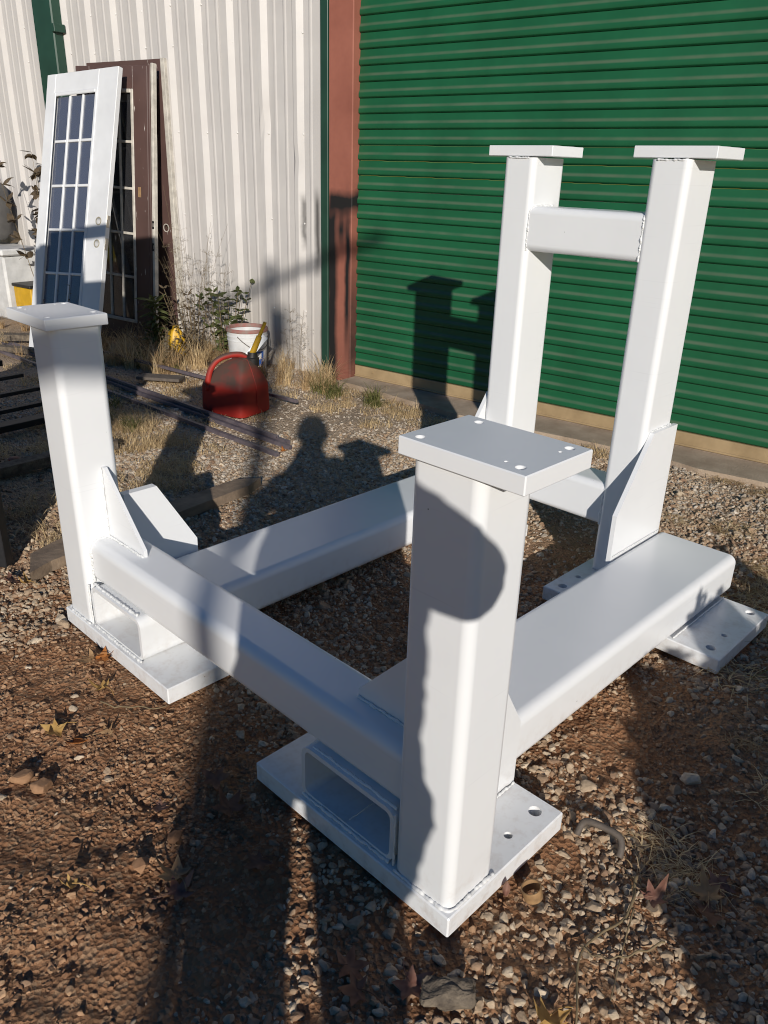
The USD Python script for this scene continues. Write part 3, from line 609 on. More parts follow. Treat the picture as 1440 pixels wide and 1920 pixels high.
BL_ = (2.66, 4.275, -.025)
bu = Thing('paint_bucket', 'white plastic bucket with stained red rim behind the fuel can', 'bucket', BL_)
def rev(prof, n=40):
    th = np.arange(n) / n * 2 * np.pi; V = np.array([[r * math.cos(t), r * math.sin(t), z] for (r, z) in prof for t in th]); Fc = []
    for i in range(len(prof) - 1):
        for j in range(n):
            k = (j + 1) % n; Fc += [[i * n + j, i * n + k, (i + 1) * n + k], [i * n + j, (i + 1) * n + k, (i + 1) * n + j]]
    return V, np.array(Fc)
bu.part('body', placed(rev([(.001, 0), (.130, 0), (.133, .004), (.148, .27), (.152, .272), (.152, .278), (.149, .280), (.150, .300), (.154, .302), (.154, .308), (.150, .310), (.151, .335), (.146, .335), (.128, .012), (.001, .012)]), BL_, 0), M['bucket_white'], 40)
bu.part('rim', placed(rev([(.147, .336), (.152, .3355), (.158, .338), (.160, .346), (.158, .360), (.152, .365), (.146, .362), (.145, .34), (.147, .336)]), BL_, 0), M['bucket_rim'], 40)
def patch(r0, r1, za, zb, a0, a1, d, n=10):
    a = np.linspace(a0, a1, n); V = []
    for z, r in ((za, r0), (zb, r1)):
        for t in a: V.append([(r + d) * math.cos(t), (r + d) * math.sin(t), z])
    Fc = [[j, j + 1, n + j + 1, n + j] for j in range(n - 1)]
    return np.array(V), np.array(Fc)
lp = bu.part('label_sticker', placed(patch(.1375, .1440, .09, .20, math.radians(240), math.radians(288), .0012), BL_, 0), M['label_blue'], True)
bu.part('label_badge', placed(patch(.1400, .1428, .14, .185, math.radians(262), math.radians(278), .0022), BL_, 0), M['label_white'], True)
bu.part('label_sticker', placed(patch(.134, .1372, .03, .085, math.radians(240), math.radians(288), .0012), BL_, 0), M['leaf_yellow'], True)
lug = spline([(.16 * math.cos(t), .16 * math.sin(t), .315 - .10 * math.sin((t - 3.6) / 2.2 * math.pi)) for t in np.linspace(3.6, 5.8, 9)], 30)
bu.part('bail_handle', placed(tube(lug, .0028, 6), BL_, 0), M['grey_metal'], True)
bd = unit(np.array(CAM_RIGHT) * .62 + np.array((.12, .12, .72)))
single('board_offcut', frame_map(cbox((-.028, -.008, -.22), (.028, .008, .13), .002), (2.50, 3.985, .235), unit(np.cross(bd, (.66, .72, 0))), (.66, .72, 0), bd), M['white_door'], 'short white board leaning diagonally across the bucket behind the fuel can', 'board')

JL = (2.47, 4.98, 0.03)
jug = Thing('yellow_jug', 'faded yellow plastic jug standing in the weeds below the flat brown door', 'jug', JL)
jug.part('body', placed(loft([(0, .07, .06, 0, 0), (.01, .08, .068, 0, 0), (.14, .08, .068, 0, 0), (.19, .06, .05, 0, 0), (.215, .024, .024, -.03, 0), (.24, .02, .02, -.03, 0)], 30, 3.5), JL, 1.2), M['yellow_plastic'], 40)
jug.part('handle', placed(tube(spline([(.075, 0, .10), (.10, 0, .15), (.075, 0, .21), (.0, 0, .225)], 14), .012, 8), JL, 1.2), M['yellow_plastic'], True)

# ------------------------------------------------------------------ steel bars, timber, black rack, clutter at the left
def bar(name, a, b, w, h, m, label, cat, group=None, hollow=True):
    a, b = np.array(a, float), np.array(b, float); d = b - a; L = np.linalg.norm(d); x = d / L
    y = np.cross([0, 0, 1.0], x); y /= np.linalg.norm(y); z = np.cross(x, y)
    s = sg.box(-w / 2, 0, w / 2, h)
    if hollow: s = s.difference(sg.box(-w / 2 + .004, .004, w / 2 - .004, h - .004)) if hollow == 1 else sg.Polygon([(-w / 2, 0), (w / 2, 0), (w / 2, .005), (-w / 2 + .005, .005), (-w / 2 + .005, h), (-w / 2, h)])
    mm = trimesh.creation.extrude_polygon(s, L, engine='earcut'); v = np.array(mm.vertices)
    P = a + v[:, 2:3] * x + v[:, :1] * y + v[:, 1:2] * z
    P[:, 2] += -0.006 * np.sin(v[:, 2] / L * np.pi)
    f = np.array(mm.faces)
    vol = trimesh.Trimesh(P, f, process=False).volume
    return single(name, (P, f if vol > 0 else f[:, ::-1]), m, label, cat, group=group)
bar('steel_bar', (2.255, 3.20, .05), (1.86, 6.35, .06), .020, .020, M['bar_steel'], 'single thin dark steel bar nearest the wall, passing in front of the red can', 'steel bar', group='steel bars lying along the yard')
bar('steel_bar', (1.74, 2.66, .010), (1.62, 6.2, .012), .028, .028, M['bar_steel'], 'long square steel bar in the middle bundle, the wide one on the far side', 'steel bar', group='steel bars lying along the yard')
bar('steel_bar', (1.705, 2.60, .010), (1.585, 6.4, .010), .022, .022, M['bar_steel'], 'long dark steel bar at the near side of the middle bundle, touching the wide one', 'steel bar', group='steel bars lying along the yard')
bar('steel_bar', (1.722, 2.74, .038), (1.612, 6.1, .040), .020, .016, M['bar_steel'], 'thin steel bar lying on top of the middle bundle', 'steel bar', group='steel bars lying along the yard')
bar('steel_bar', (1.585, 2.56, .006), (1.455, 6.3, .008), .022, .022, M['bar_steel'], 'lone dark steel bar nearest the stand, parallel to the bundle', 'steel bar', group='steel bars lying along the yard')
# flat pointed timber stake and a second board
def plank(name, pts, th, m, label, cat, z=0.0):
    mm = trimesh.creation.extrude_polygon(sg.Polygon(pts), th, engine='earcut'); v = np.array(mm.vertices)
    v[:, 2] += z + .006 * (meshkit.fbm(v * 5, 2, 4) - .5)
    return single(name, (v, np.array(mm.faces)), m, label, cat, group='boards in the yard' if name == 'timber_board' else None)
plank('timber_stake', [(.02, 2.06), (.09, 2.22), (.22, 2.265), (1.16, 2.345), (1.262, 2.285), (1.15, 2.235), (.12, 2.105)], .045, M['old_wood'], 'long weathered timber stake with a pointed end passing behind the left front post', 'timber')
plank('timber_board', [(.10, 3.18), (1.0, 3.22), (1.0, 3.30), (.10, 3.26)], .05, M['grey_wood'], 'dark grey board lying in the shade at the left edge', 'timber', .01)
plank('timber_board', [(1.42, 6.05), (1.62, 5.72), (1.68, 5.76), (1.48, 6.10)], .04, M['grey_wood'], 'pale broken board under the steel bars at the left edge', 'timber', .02)
plank('timber_board', [(1.55, 6.42), (1.95, 6.05), (2.02, 6.12), (1.62, 6.5)], .05, M['grey_wood'], 'pale weathered board lying behind the steel bars at the left edge', 'timber', .03)
v, f = vf(cbox((-.16, -.06, 0), (.16, .06, .022), .003)); th = .5
single('angle_offcut', placed((v + [0, 0, .02], f), (1.93, 4.33, 0.02), 2.2), M['grey_metal'], 'grey flat steel offcut lying between the steel bars and the weeds', 'steel offcut')
# black gate-like rack, lying back, at the left
rk = Thing('black_steel_grate', 'black barred steel grate lying in the shade left of the left front post', 'steel grate', (.75, 4.2, 0))
gO = np.array((.62, 3.86, .02)); gX = unit((1.0, .10, 0)); gY = unit((-.10, 1.0, .13)); gZ = np.cross(gX, gY)
gmap = lambda mesh: frame_map(mesh, gO, gX, gY, gZ)
for y in (0, 1.02): rk.part('frame_bar', gmap(cbox((-.5, y, 0), (.56, y + .07, .04), .002)), M['black_steel'])
for y in (.24, .48, .75): rk.part('cross_bar', gmap(cbox((-.10, y, .005), (.56, y + .03, .03), .002)), M['black_steel'])
for x in (-.15,): rk.part('upright', gmap(cbox((x, .0715, .002), (x + .045, 1.0185, .036), .002)), M['black_steel'])
# tall black steel sheet frame at the left edge of the view (mostly outside), whose shade covers the left
bp = Thing('black_steel_screen', 'tall black steel screen whose right edge shows at the left border', 'steel screen', (.0, 2.3, 0))
q0 = np.array((.022, 2.262, 0.0)); qd = unit((-.62, .78, 0)); qn = np.array((qd[1], -qd[0], 0))
pm = lambda mesh: frame_map(mesh, q0, qd, qn, (0, 0, 1.0))
bp.part('edge_post', pm(cbox((0, -.025, 0), (.05, .025, 2.28), .003)), M['black_steel'])
bp.part('edge_post', pm(cbox((1.05, -.025, 0), (1.10, .025, 2.15), .003)), M['black_steel'])
bp.part('sheet', pm(cbox((.0505, -.004, .02), (1.0495, .004, 1.83), .001)), M['black_steel'])
bp.part('sheet', pm(cbox((.0505, -.004, 1.831), (.40, .004, 2.18), .001)), M['black_steel'])
bp.part('sheet', pm(cbox((.60, -.004, 1.831), (1.0495, .004, 2.18), .001)), M['black_steel'])
bp.part('top_rail', pm(cbox((.0505, -.02, 2.181), (.95, .02, 2.28), .003)), M['black_steel'])
# clutter by the wall, far left
CBX = WL(-4.35, 0, .35)
ch = Thing('white_chest', 'white plastic chest with lid against the wall behind the white door', 'chest', CBX)
ch.part('body', wall_map(cbox((-4.70, .06, 0), (-3.97, .46, .60), .02)), M['bucket_white'])
ch.part('lid', wall_map(cbox((-4.73, .05, .601), (-3.945, .48, .665), .015)), M['bucket_white'])
YB = WL(-3.78, 0, .31)
yb = Thing('yellow_crate', 'small yellow plastic crate on the ground left of the white door', 'crate', YB)
yb.part('body', wall_map(cbox((-3.93, .20, 0), (-3.63, .42, .33), .01)), M['yellow_plastic'])
yb.part('lid', wall_map(cbox((-3.94, .19, .331), (-3.62, .43, .36), .006)), M['black_plastic'])
SH = WL(-4.9, 0, 1.0)
wb = Thing('wheelbarrow', 'dark grey wheelbarrow stood on end by the wall at the left border', 'wheelbarrow', SH)
tr = loft([(0, .30, .10, 0, 0), (.10, .36, .13, 0, 0), (.55, .36, .15, 0, 0), (.78, .30, .13, 0, 0), (.90, .16, .08, 0, 0)], 30, 3.0)
v, f = tr; v = v * [1, 1, .62] + [0, 0, .30]
wb.part('tray', (lambda q: (q[0], q[1]))(frame_map((v, f), WL(-4.62, 0.42, .28), WD, WN, unit((.12, .03, 1.0)))), M['grey_shell'], 40)
for s in (-4.52, -4.36):
    wb.part('handle', tube([WL(s, .02, .62), WL(s + .03, .62, .50), WL(s + .02, 1.05, .42)], .018, 8), M['rust'], True)
wb.part('leg', tube([WL(-4.36, 0, .50), WL(-4.42, .70, .50)], .014, 8), M['rust'], True)
single('red_cap', placed(loft([(0, .028, .028, 0, 0), (.018, .030, .030, 0, 0), (.024, .02, .02, 0, 0)], 16, 2.0), (.507, 3.40, .005), 0), M['red_plastic'], 'small red plastic cap lying in the shade left of the left front post', 'cap', 40)

# ------------------------------------------------------------------ small things on the ground near the viewer
v, f = rev([(.031, 0), (.034, .0), (.037, .03), (.036, .033), (.032, .033), (.030, .004), (.031, 0)], 30)
single('pipe_ring', frame_map((v, f), (.212, -.068, .006), unit((1, .1, .15)) * .62, unit((-.1, 1, -.25)) * .62, unit((-.15, .25, 1)) * .85), M['ring'], 'small tan clay ring lying in the gravel beside the front right plate', 'ring', 30)
hp = spline([(-.075, .03, -.01), (-.066, .004, .022), (-.03, 0, .032), (.03, 0, .032), (.066, .006, .022), (.078, .036, -.012)], 24)
single('bent_bar', placed(tube(hp * [.70, -.8, .85], .0085, 8), (.478, -.082, .004), math.radians(-80)), M['grey_metal'], 'bent grey metal bar half buried in the gravel right of the front plate', 'metal bar', True)
def lump(seed, size, sub=2, rough=.35, flat=.65):
    g = np.random.default_rng(seed); m = trimesh.creation.icosphere(sub); v = np.array(m.vertices)
    for _ in range(11):                                      # plane cuts give facets
        n = unit(g.normal(size=3)); d = g.uniform(.45, .82); t = v @ n; v = v - np.maximum(t - d, 0)[:, None] * n
    v = v * (1 + rough * (meshkit.fbm(v * 1.6 + seed * 3.1, 3, seed) - .5)[:, None]) * np.array([1, g.uniform(.65, .95), flat]) * size
    return v, np.array(m.faces)
v, f = vf(cbox((-.052, -.026, 0), (.052, .024, .03), .008)); 
m_ = trimesh.Trimesh(v, f).subdivide().subdivide().subdivide(); v = np.array(m_.vertices); nz = meshkit.fbm(v * [22, 60, 60], 3, 8) - .5
v = v + np.stack([nz * .03, nz * .035, nz * .03], 1)
single('bark_chunk', placed((v, np.array(m_.faces)), (-.098, -.085, .004), math.radians(-48)), M['grey_wood'], 'rough grey chunk of bark at the bottom edge below the front plate', 'bark', 40)
for (x, y, s, sd, lab) in [(-.437, 1.06, .034, 1, 'largest brown stone, at the left border'), (-.255, .62, .022, 2, 'flat brown stone beside the curled leaves left of the shadow'), (-.41, 1.00, .030, 3, 'dark stone next to the largest stone at the left border'), (-.36, .60, .026, 4, 'squarish brown stone in the dirt at lower left')]:
    v, f = lump(sd, s); single('stone', (v + [x, y, s * .25], f), M['stone_brown'], lab, 'stone', 25, 'larger stones in the dirt')

def star_leaf(seed, size, curl, lobes=5, thin=.50):
    curl = curl * .75; size = size * .98
    g = np.random.default_rng(seed); pts = []
    spread = math.radians(250); n = lobes
    ang = np.linspace(-spread / 2, spread / 2, n) + np.pi / 2
    ln = np.array([.72, .92, 1.08, .92, .72])[:n] if n == 5 else np.array([.85, 1.1, .85])
    pts.append((0.0, -.16))
    for i, (a, l) in enumerate(zip(ang, ln)):
        l *= g.uniform(.85, 1.1); a += g.normal(0, .05)
        half = spread / (n - 1) / 2
        if i == 0: pts.append((.28 * math.cos(a - half), .28 * math.sin(a - half)))
        pts += [(.62 * l * math.cos(a - thin * .55), .62 * l * math.sin(a - thin * .55)), (l * math.cos(a), l * math.sin(a)), (.62 * l * math.cos(a + thin * .55), .62 * l * math.sin(a + thin * .55))]
        pts.append((.40 * math.cos(a + half), .40 * math.sin(a + half)))
    ring = np.array(pts); k = len(ring)
    R = [np.zeros((1, 2))] + [ring * s for s in (.35, .7, 1.0)]
    V = np.vstack(R); Fc = [[0, 1 + j, 1 + (j + 1) % k] for j in range(k)]
    for r in range(2):
        a = 1 + r * k; b = a + k
        for j in range(k):
            q = (j + 1) % k; Fc += [[a + j, b + j, b + q], [a + j, b + q, a + q]]
    d = np.hypot(V[:, 0], V[:, 1]); th = np.arctan2(V[:, 1], V[:, 0])
    z = curl * d ** 2 * (1 + .5 * np.sin(th * 3 + g.uniform(0, 6))) - .10 * np.abs(np.sin(th * 2.6 + 1)) * d + .05 * g.normal(size=len(V)) * d
    P = np.stack([V[:, 0] * (1 - .25 * abs(curl) * d), V[:, 1] * (1 - .25 * abs(curl) * d), z], 1) * size
    return P, np.array(Fc)
def oval_leaf(seed, size, curl, width=.42, n=7):
    t = np.linspace(0, 1, n); w = width * np.sin(np.pi * t ** .85) * (1 - .15 * t)
    V = []
    for i in range(n):
        for q in (-1, -.5, 0, .5, 1): V.append([(t[i] - .5), q * w[i] * .5, curl * ((t[i] - .5) ** 2 + (q * w[i]) ** 2 * 1.2) + .02 * abs(q)])
    Fc = [[i * 5 + j, i * 5 + j + 1, (i + 1) * 5 + j + 1, (i + 1) * 5 + j] for i in range(n - 1) for j in range(4)]
    return np.array(V) * size, np.array(Fc)
def rot3(v, ax_, ang):
    return trimesh.transform_points(v, trimesh.transformations.rotation_matrix(ang, ax_))
leaves = [
 (-.06, 1.421, .055, 'tan', .9, .8, 'pale tan curled leaf next to the orange leaf by the left front plate', 0), (-.035, 1.405, .055, 'orange', .7, 2.0, 'orange brown leaf touching the left front plate edge', 0),
 (-.108, 1.257, .048, 'yellow', 1.0, .3, 'pale yellow star-shaped leaf upturned near the corner of the left front plate', 0), (-.294, 1.165, .052, 'yellow', 1.0, .9, 'yellow upturned leaf right beside the smooth orange oval leaf', 0),
 (-.272, 1.088, .078, 'orange', .5, 2.4, 'smooth orange oval leaf on the dirt', 1), (-.03, 2.105, .075, 'red', .5, 1.0, 'reddish leaf under the cut end of the timber stake', 0), (.005, 2.06, .048, 'yellow', 1.0, .4, 'small yellow star leaf below the cut end of the timber stake', 0),
 (-.228, .745, .042, 'red', .5, 1.6, 'pinkish crumpled leaf among stones left of the long shadow', 0), (-.312, .535, .062, 'tan', .8, .2, 'large folded tan leaf at the border of the long shadow', 0), (-.335, .495, .050, 'red', .7, 2.2, 'reddish leaf tucked under the folded tan leaf', 0),
 (-.078, .722, .058, 'brown', .7, 1.2, 'upper brown leaf in the shadow below the cross beam', 0), (-.110, .612, .068, 'brown', .6, 2.9, 'wide brown leaf in the shadow, just below another brown leaf', 0), (-.158, .428, .050, 'brown', .5, .7, 'small dark brown leaf in the shadow left of the sunny strip', 0),
 (-.190, .098, .056, 'brown', .5, 1.9, 'upper of two brown leaves in the shadow at the bottom edge', 0), (-.212, .048, .046, 'brown', .6, .4, 'lower of two brown leaves in the shadow at the bottom edge', 0), (-.128, -.012, .060, 'red', .8, 1.4, 'reddish brown leaf half in the sun beside the bark chunk', 0),
 (-.500, .640, .034, 'yellow', 1.1, .5, 'tiny yellow curled leaf alone on the bare dirt at lower left', 0), (.560, -.335, .050, 'red', .5, 1.0, 'reddish star leaf in the shade on the dry grass at right', 0), (.398, -.255, .048, 'red', 1.0, 2.0, 'dark red curled leaf at the border of the shade by the twig', 0),
 (.172, -.022, .045, 'red', 1.3, .3, 'narrow red leaf standing up against the front right plate', 1), (1.684, 2.63, .045, 'orange', .9, 1.1, 'small orange leaf at the end of the steel bars', 0), (.010, -.245, .060, 'yellow', 1.2, .8, 'pale yellow curled leaf cut by the bottom edge of the view', 0),
 (.50, -.335, .055, 'tan', .6, 2.5, 'dull tan leaf lying in the shade at lower right', 0), (.455, -.36, .055, 'brown', .6, .5, 'dark brown leaf in the shade at lower right, nearest the twig', 0), (-.195, 1.072, .030, 'tan', .8, 2.2, 'tiny pale leaf right of the smooth orange oval leaf', 0)]
for k, (x, y, s, c_, cu, az, lab, kind) in enumerate(leaves):
    v, f = (oval_leaf(k, s, cu) if kind else star_leaf(k, s, cu))
    v = rot3(v, (1, 0, 0), rng.uniform(-.35, .35)); v = rot3(v, (0, 1, 0), rng.uniform(-.3, .3))
    if 'standing' in lab: v = rot3(v, (0, 1, 0), 1.3)
    v = rot3(v, (0, 0, 1), az * 2.2)
    zg = float(ground_z(np.array([x]), np.array([y]))[0]) + .012
    v = v + [x, y, zg - v[:, 2].min()]
    t = Thing('fallen_leaf', lab, 'leaf', (x, y, zg), 'fallen leaves on the ground')
    t.part('blade', (v, f), M['leaf_' + c_], True)
    st = np.array([[x, y, zg + .012], [x - .03 * math.cos(az * 2.2 + 1.2), y - .03 * math.sin(az * 2.2 + 1.2), zg + .010], [x - .055 * math.cos(az * 2.2 + 1.0), y - .055 * math.sin(az * 2.2 + 1.0), zg + .004]]) if not kind else None
    if st is not None: t.part('stalk', tube(spline(st, 6), .0011, 5), M['leaf_' + c_], True)
def twig(pts, r, label, n=30):
    P = spline(pts, n); P[:, 2] = ground_z(P[:, 0], P[:, 1]) + .016 + .004 * np.sin(np.arange(n))
    single('twig', tube(P, np.linspace(r, r * .55, n), 6), M['stem'], label, 'twig', True, 'twigs on the gravel')
twig([(.43, -.20, 0), (.38, -.22, 0), (.30, -.235, 0), (.20, -.215, 0), (.12, -.235, 0), (.03, -.29, 0)], .0038, 'longest thin brown twig winding over the sunlit gravel at lower right')
twig([(.31, -.325, 0), (.24, -.29, 0), (.19, -.25, 0), (.18, -.205, 0)], .0026, 'short curved twig crossing the gravel between the long twig and the shade')
twig([(.34, -.24, 0), (.24, -.27, 0), (.12, -.31, 0)], .0020, 'very thin straight twig beside the long winding twig')
twig([(-.145, 1.20, 0), (-.115, 1.145, 0), (-.05, 1.095, 0), (.0, 1.08, 0)], .0026, 'pale curved twig just below the corner of the left front plate', 16)

# ------------------------------------------------------------------ gravel (stones by the tens of thousands: one object)
def gravel(name, n_try, box, size, dens, m, seed, zoff=-.1, nproto=7, sub=1):
    g = np.random.default_rng(seed)
    x = g.uniform(box[0], box[1], n_try); y = g.uniform(box[2], box[3], n_try)
    keep = g.random(n_try) < dens(x, y); x, y = x[keep], y[keep]
    blocked = np.zeros(len(x), bool)
    for (u0, u1, v0, v1) in [(0, .427, 0, .649), (0, .427, 1.072, 1.721), (1.348, 1.768, .012, .68), (1.348, 1.768, 1.04, 1.709)]:
        blocked |= (x > u0 - .004) & (x < u1 + .004) & (y > v0 - .004) & (y < v1 + .004)
    wz = (np.stack([x, y], 1) - W0[:2]) @ WN[:2]; blocked |= wz < .02
    sl_ = (np.stack([x, y], 1) - W0[:2]) @ WD[:2]; blocked |= (sl_ > -.02) & (wz < np.interp(sl_, [-.02, .35, .75, 1.1, 1.9, 2.6, 3.4], [.18, .22, .28, .33, .29, .31, .3]) - .05 * g.random(len(x)))
    x, y = x[~blocked], y[~blocked]; n = len(x)
    sc = size[0] * np.exp(g.normal(0, size[1], n)); sc = np.clip(sc, size[0] * .35, size[0] * 2.6)
    z = ground_z(x, y) + sc * zoff
    path = '/World/' + name
    pi = UsdGeom.PointInstancer.Define(stage, path)
    targets = []
    for k in range(nproto):
        v, f = lump(seed * 50 + k, 1.0, sub, .45, np.random.default_rng(seed + k).uniform(.5, .8))
        usdkit.mesh(stage, f'{path}/pebble_{k:03d}' if k else f'{path}/pebble', (v, f), m, False); targets.append(f'{path}/pebble_{k:03d}' if k else f'{path}/pebble')
    pi.CreatePrototypesRel().SetTargets([Sdf.Path(t) for t in targets])
    pi.CreateProtoIndicesAttr(Vt.IntArray.FromNumpy(g.integers(0, nproto, n).astype(np.int32)))
    pi.CreatePositionsAttr(Vt.Vec3fArray.FromNumpy(np.stack([x, y, z], 1).astype(np.float32)))
    q = np.stack([np.cos(g.uniform(0, np.pi, n)), np.zeros(n), np.zeros(n), np.zeros(n)], 1); q[:, 3] = np.sqrt(1 - q[:, 0] ** 2)
    q[:, 1:3] = g.normal(0, .22, (n, 2)); q /= np.linalg.norm(q, axis=1, keepdims=True)
    pi.CreateOrientationsAttr(Vt.QuathArray([Gf.Quath(*map(float, r)) for r in q]))
    pi.CreateScalesAttr(Vt.Vec3fArray.FromNumpy(np.repeat(sc[:, None], 3, 1).astype(np.float32)))
    return pi, n
# pale, greyer stones further back
def blob(x, y, cx, cy, r): return np.exp(-((x - cx) ** 2 + (y - cy) ** 2) / (r * r))
def patchy(x, y, s, seed): return meshkit.fbm(np.stack([x * s, y * s, np.zeros_like(x)], -1), 3, seed)
def bare(x, y):                                                # where the dirt lies open
    b = 1.0 * blob(x, y, -.20, 1.35, .30) + 1.0 * blob(x, y, -.38, .95, .34) + 1.0 * blob(x, y, -.52, .60, .28) + .8 * blob(x, y, -.14, .85, .20) + .7 * blob(x, y, -.25, .45, .2) + .8 * blob(x, y, -.45, 1.25, .35) + .85 * blob(x, y, .86, .10, .17) + .6 * blob(x, y, .98, -.05, .2) + .5 * blob(x, y, .33, -.05, .09) + .5 * blob(x, y, 1.8, .95, .25) + .5 * blob(x, y, .9, .9, .3)
    b = b + .8 * np.clip((y - 2.6 + .5 * (x - 1.6)) / .5, 0, 1) * blob(x, y, 2.5, 3.0, 1.2)
    return np.clip(1.3 * b + .7 * (patchy(x, y, 2.6, 12) - .52), 0, 1)
box = (-1.2, 3.3, -1.0, 5.2)
pi, n1 = gravel('gravel', 190000, box, (.0066, .55), lambda x, y: np.clip(1.0 - 1.25 * bare(x, y), .02, 1) * np.clip(1.5 - .25 * y + .08 * x, .25, 1) * (.42 + .58 * (patchy(x, y, 1.9, 77) > .47)), M['stone'], 3, -.12, 8, 2)
tag(pi, 'loose tan and grey crushed gravel strewn over the dirt yard', 'gravel', kind='stuff')
pi, n2 = gravel('dirt_clods', 120000, (-1.1, 1.4, -.8, 2.4), (.0042, .62), lambda x, y: np.clip(.10 + .42 * bare(x, y) * (patchy(x, y, 5.0, 51) > .47), 0, 1), M['stone_brown'], 5, -.08, 6, 2)
tag(pi, 'small brown clods and half-buried pebbles on the bare dirt', 'pebbles', kind='stuff')
pi, n3 = gravel('coarse_gravel', 11000, (-1.0, 3.0, -.9, 3.2), (.0120, .36), lambda x, y: np.clip(.75 - .9 * bare(x, y), .02, 1) * (.25 + .9 * (patchy(x, y, 3.1, 33) > .5)), M['stone'], 8, -.08, 7, 2)
tag(pi, 'coarser broken stones scattered over the finer gravel', 'gravel', kind='stuff')
pi, n4 = gravel('pale_gravel', 60000, (.6, 3.3, -.6, 4.6), (.0085, .38), lambda x, y: np.clip((.6477 * x + .7619 * y - 1.5) / 1.2, 0, 1) * np.clip(.75 - .6 * bare(x, y), .05, 1), M['stone_grey'], 11, -.1, 6, 2)
tag(pi, 'pale grey gravel on the far side of the stand towards the roller door', 'gravel', kind='stuff')

# ------------------------------------------------------------------ dry grass, straw, weeds
def blades(n, seed, length, spread, lean, width=.0028, flat=0.0):
    g = np.random.default_rng(seed); V, Fc = [], []
    for i in range(n):
        a = g.uniform(0, 2 * np.pi); b = g.uniform(0, 2 * np.pi); r = spread * math.sqrt(g.random()); L = length * g.uniform(.45, 1.15); ln = lean * g.uniform(.4, 1.5)
        p = np.array([r * math.cos(b), r * math.sin(b), flat * g.random()]); d = np.array([math.cos(a), math.sin(a), 0]); w = np.array([-math.sin(a), math.cos(a), 0]) * width * g.uniform(.6, 1.3)
        k = len(V)
        for s in range(4):
            t = s / 3; q = p + d * L * math.sin(min(ln * t, 1.5)) * t + np.array([0, 0, L * t * math.cos(min(ln * t, 1.55))])
            V += [q - w * (1 - .8 * t), q + w * (1 - .8 * t)]
        for s in range(3): Fc.append([k + 2 * s, k + 2 * s + 1, k + 2 * s + 3, k + 2 * s + 2])
    return np.array(V), np.array(Fc)
def scatter(name, protos, pts, scl, label, cat, seed):
    g = np.random.default_rng(seed); path = '/World/' + name; pi = UsdGeom.PointInstancer.Define(stage, path); T = []
    for k, (v, f, m) in enumerate(protos):
        q = f'{path}/tuft_{k:03d}' if k else f'{path}/tuft'; usdkit.mesh(stage, q, (v, f), m, False); T.append(Sdf.Path(q))
    n = len(pts); pi.CreatePrototypesRel().SetTargets(T); pi.CreateProtoIndicesAttr(Vt.IntArray.FromNumpy(g.integers(0, len(protos), n).astype(np.int32)))
    P = np.asarray(pts, float); P = np.column_stack([P[:, 0], P[:, 1], ground_z(P[:, 0], P[:, 1]) + .002])
    pi.CreatePositionsAttr(Vt.Vec3fArray.FromNumpy(P.astype(np.float32)))
    a = g.uniform(0, np.pi, n); pi.CreateOrientationsAttr(Vt.QuathArray([Gf.Quath(math.cos(t), 0, 0, math.sin(t)) for t in a]))
    s = np.asarray(scl) * g.uniform(.7, 1.25, n); pi.CreateScalesAttr(Vt.Vec3fArray.FromNumpy(np.repeat(s[:, None], 3, 1).astype(np.float32)))
    tag(pi, label, cat, kind='stuff')
def cloud(n, cx, cy, rx, ry, g, az=0.0):
    n = max(3, int(n * .62)); x, y = rx * .62 * g.normal(size=n), ry * .62 * g.normal(size=n)
    q = np.column_stack([cx + x * math.cos(az) - y * math.sin(az), cy + x * math.sin(az) + y * math.cos(az)])
    return q[(meshkit.fbm(np.column_stack([q * 4.0, np.zeros(n)]), 2, 61) > .42) | (g.random(n) < .3)]
gs = np.random.default_rng(21)
lying = [(lambda vf_: (vf_[0] * [1, 1, .38], vf_[1]))(blades(70, 200 + k, .085, .075, 2.4, .0016, .02)) + (M['straw'] if k % 3 else M['straw_dark'],) for k in range(5)]
stand = [blades(42, 300 + k, .22, .035, .75, .0024) + (M['straw'] if k % 2 else M['straw_dark'],) for k in range(5)]
pts = np.vstack([cloud(110, 1.08, 3.2, .28, .5, gs), cloud(90, 1.3, 3.8, .3, .5, gs), cloud(80, 2.5, 3.6, .4, .7, gs, -.1), cloud(70, 2.75, 2.6, .3, .8, gs), cloud(24, 3.08, .9, .12, .9, gs, .13), cloud(14, 2.6, .35, .30, .35, gs), cloud(60, 2.1, -.1, .5, .3, gs),
                 cloud(5, .60, -.20, .14, .10, gs), cloud(14, 1.0, -.36, .40, .25, gs), cloud(60, .75, 3.6, .5, .4, gs), cloud(80, 2.2, 4.7, .5, .9, gs), cloud(60, 1.5, 5.0, .35, 1.0, gs), cloud(40, .5, 2.7, .35, .3, gs)])
near_pts = pts[pts[:, 1] < .8]; pts = pts[pts[:, 1] >= .8]
high = [blades(75, 500 + k, .070, .085, 1.45, .0017) + (M['straw'] if k != 2 else M['straw_dark'],) for k in range(5)]
scatter('flat_straw', lying, near_pts, 1.0, 'thin flattened dead grass on the gravel at the right', 'dry grass', 44)
scatter('dry_grass', high, pts, 1.0, 'matted dry straw and dead grass lying over the yard', 'dry grass', 41)
base = np.vstack([[WL(s, 0, .05 + .22 * gs.random() ** 2)[:2] for s in gs.uniform(-5.5, -.05, 110)], [WL(s, 0, .30 + .2 * gs.random())[:2] for s in gs.uniform(-1.8, .1, 22)], cloud(50, 1.8, 6.0, .5, .8, gs), cloud(14, 2.5, 4.8, .3, .4, gs), [WL(s, 0, .35 + .6 * gs.random())[:2] for s in gs.uniform(-2.3, -1.15, 75)], cloud(30, 1.45, 6.6, .4, .5, gs)])
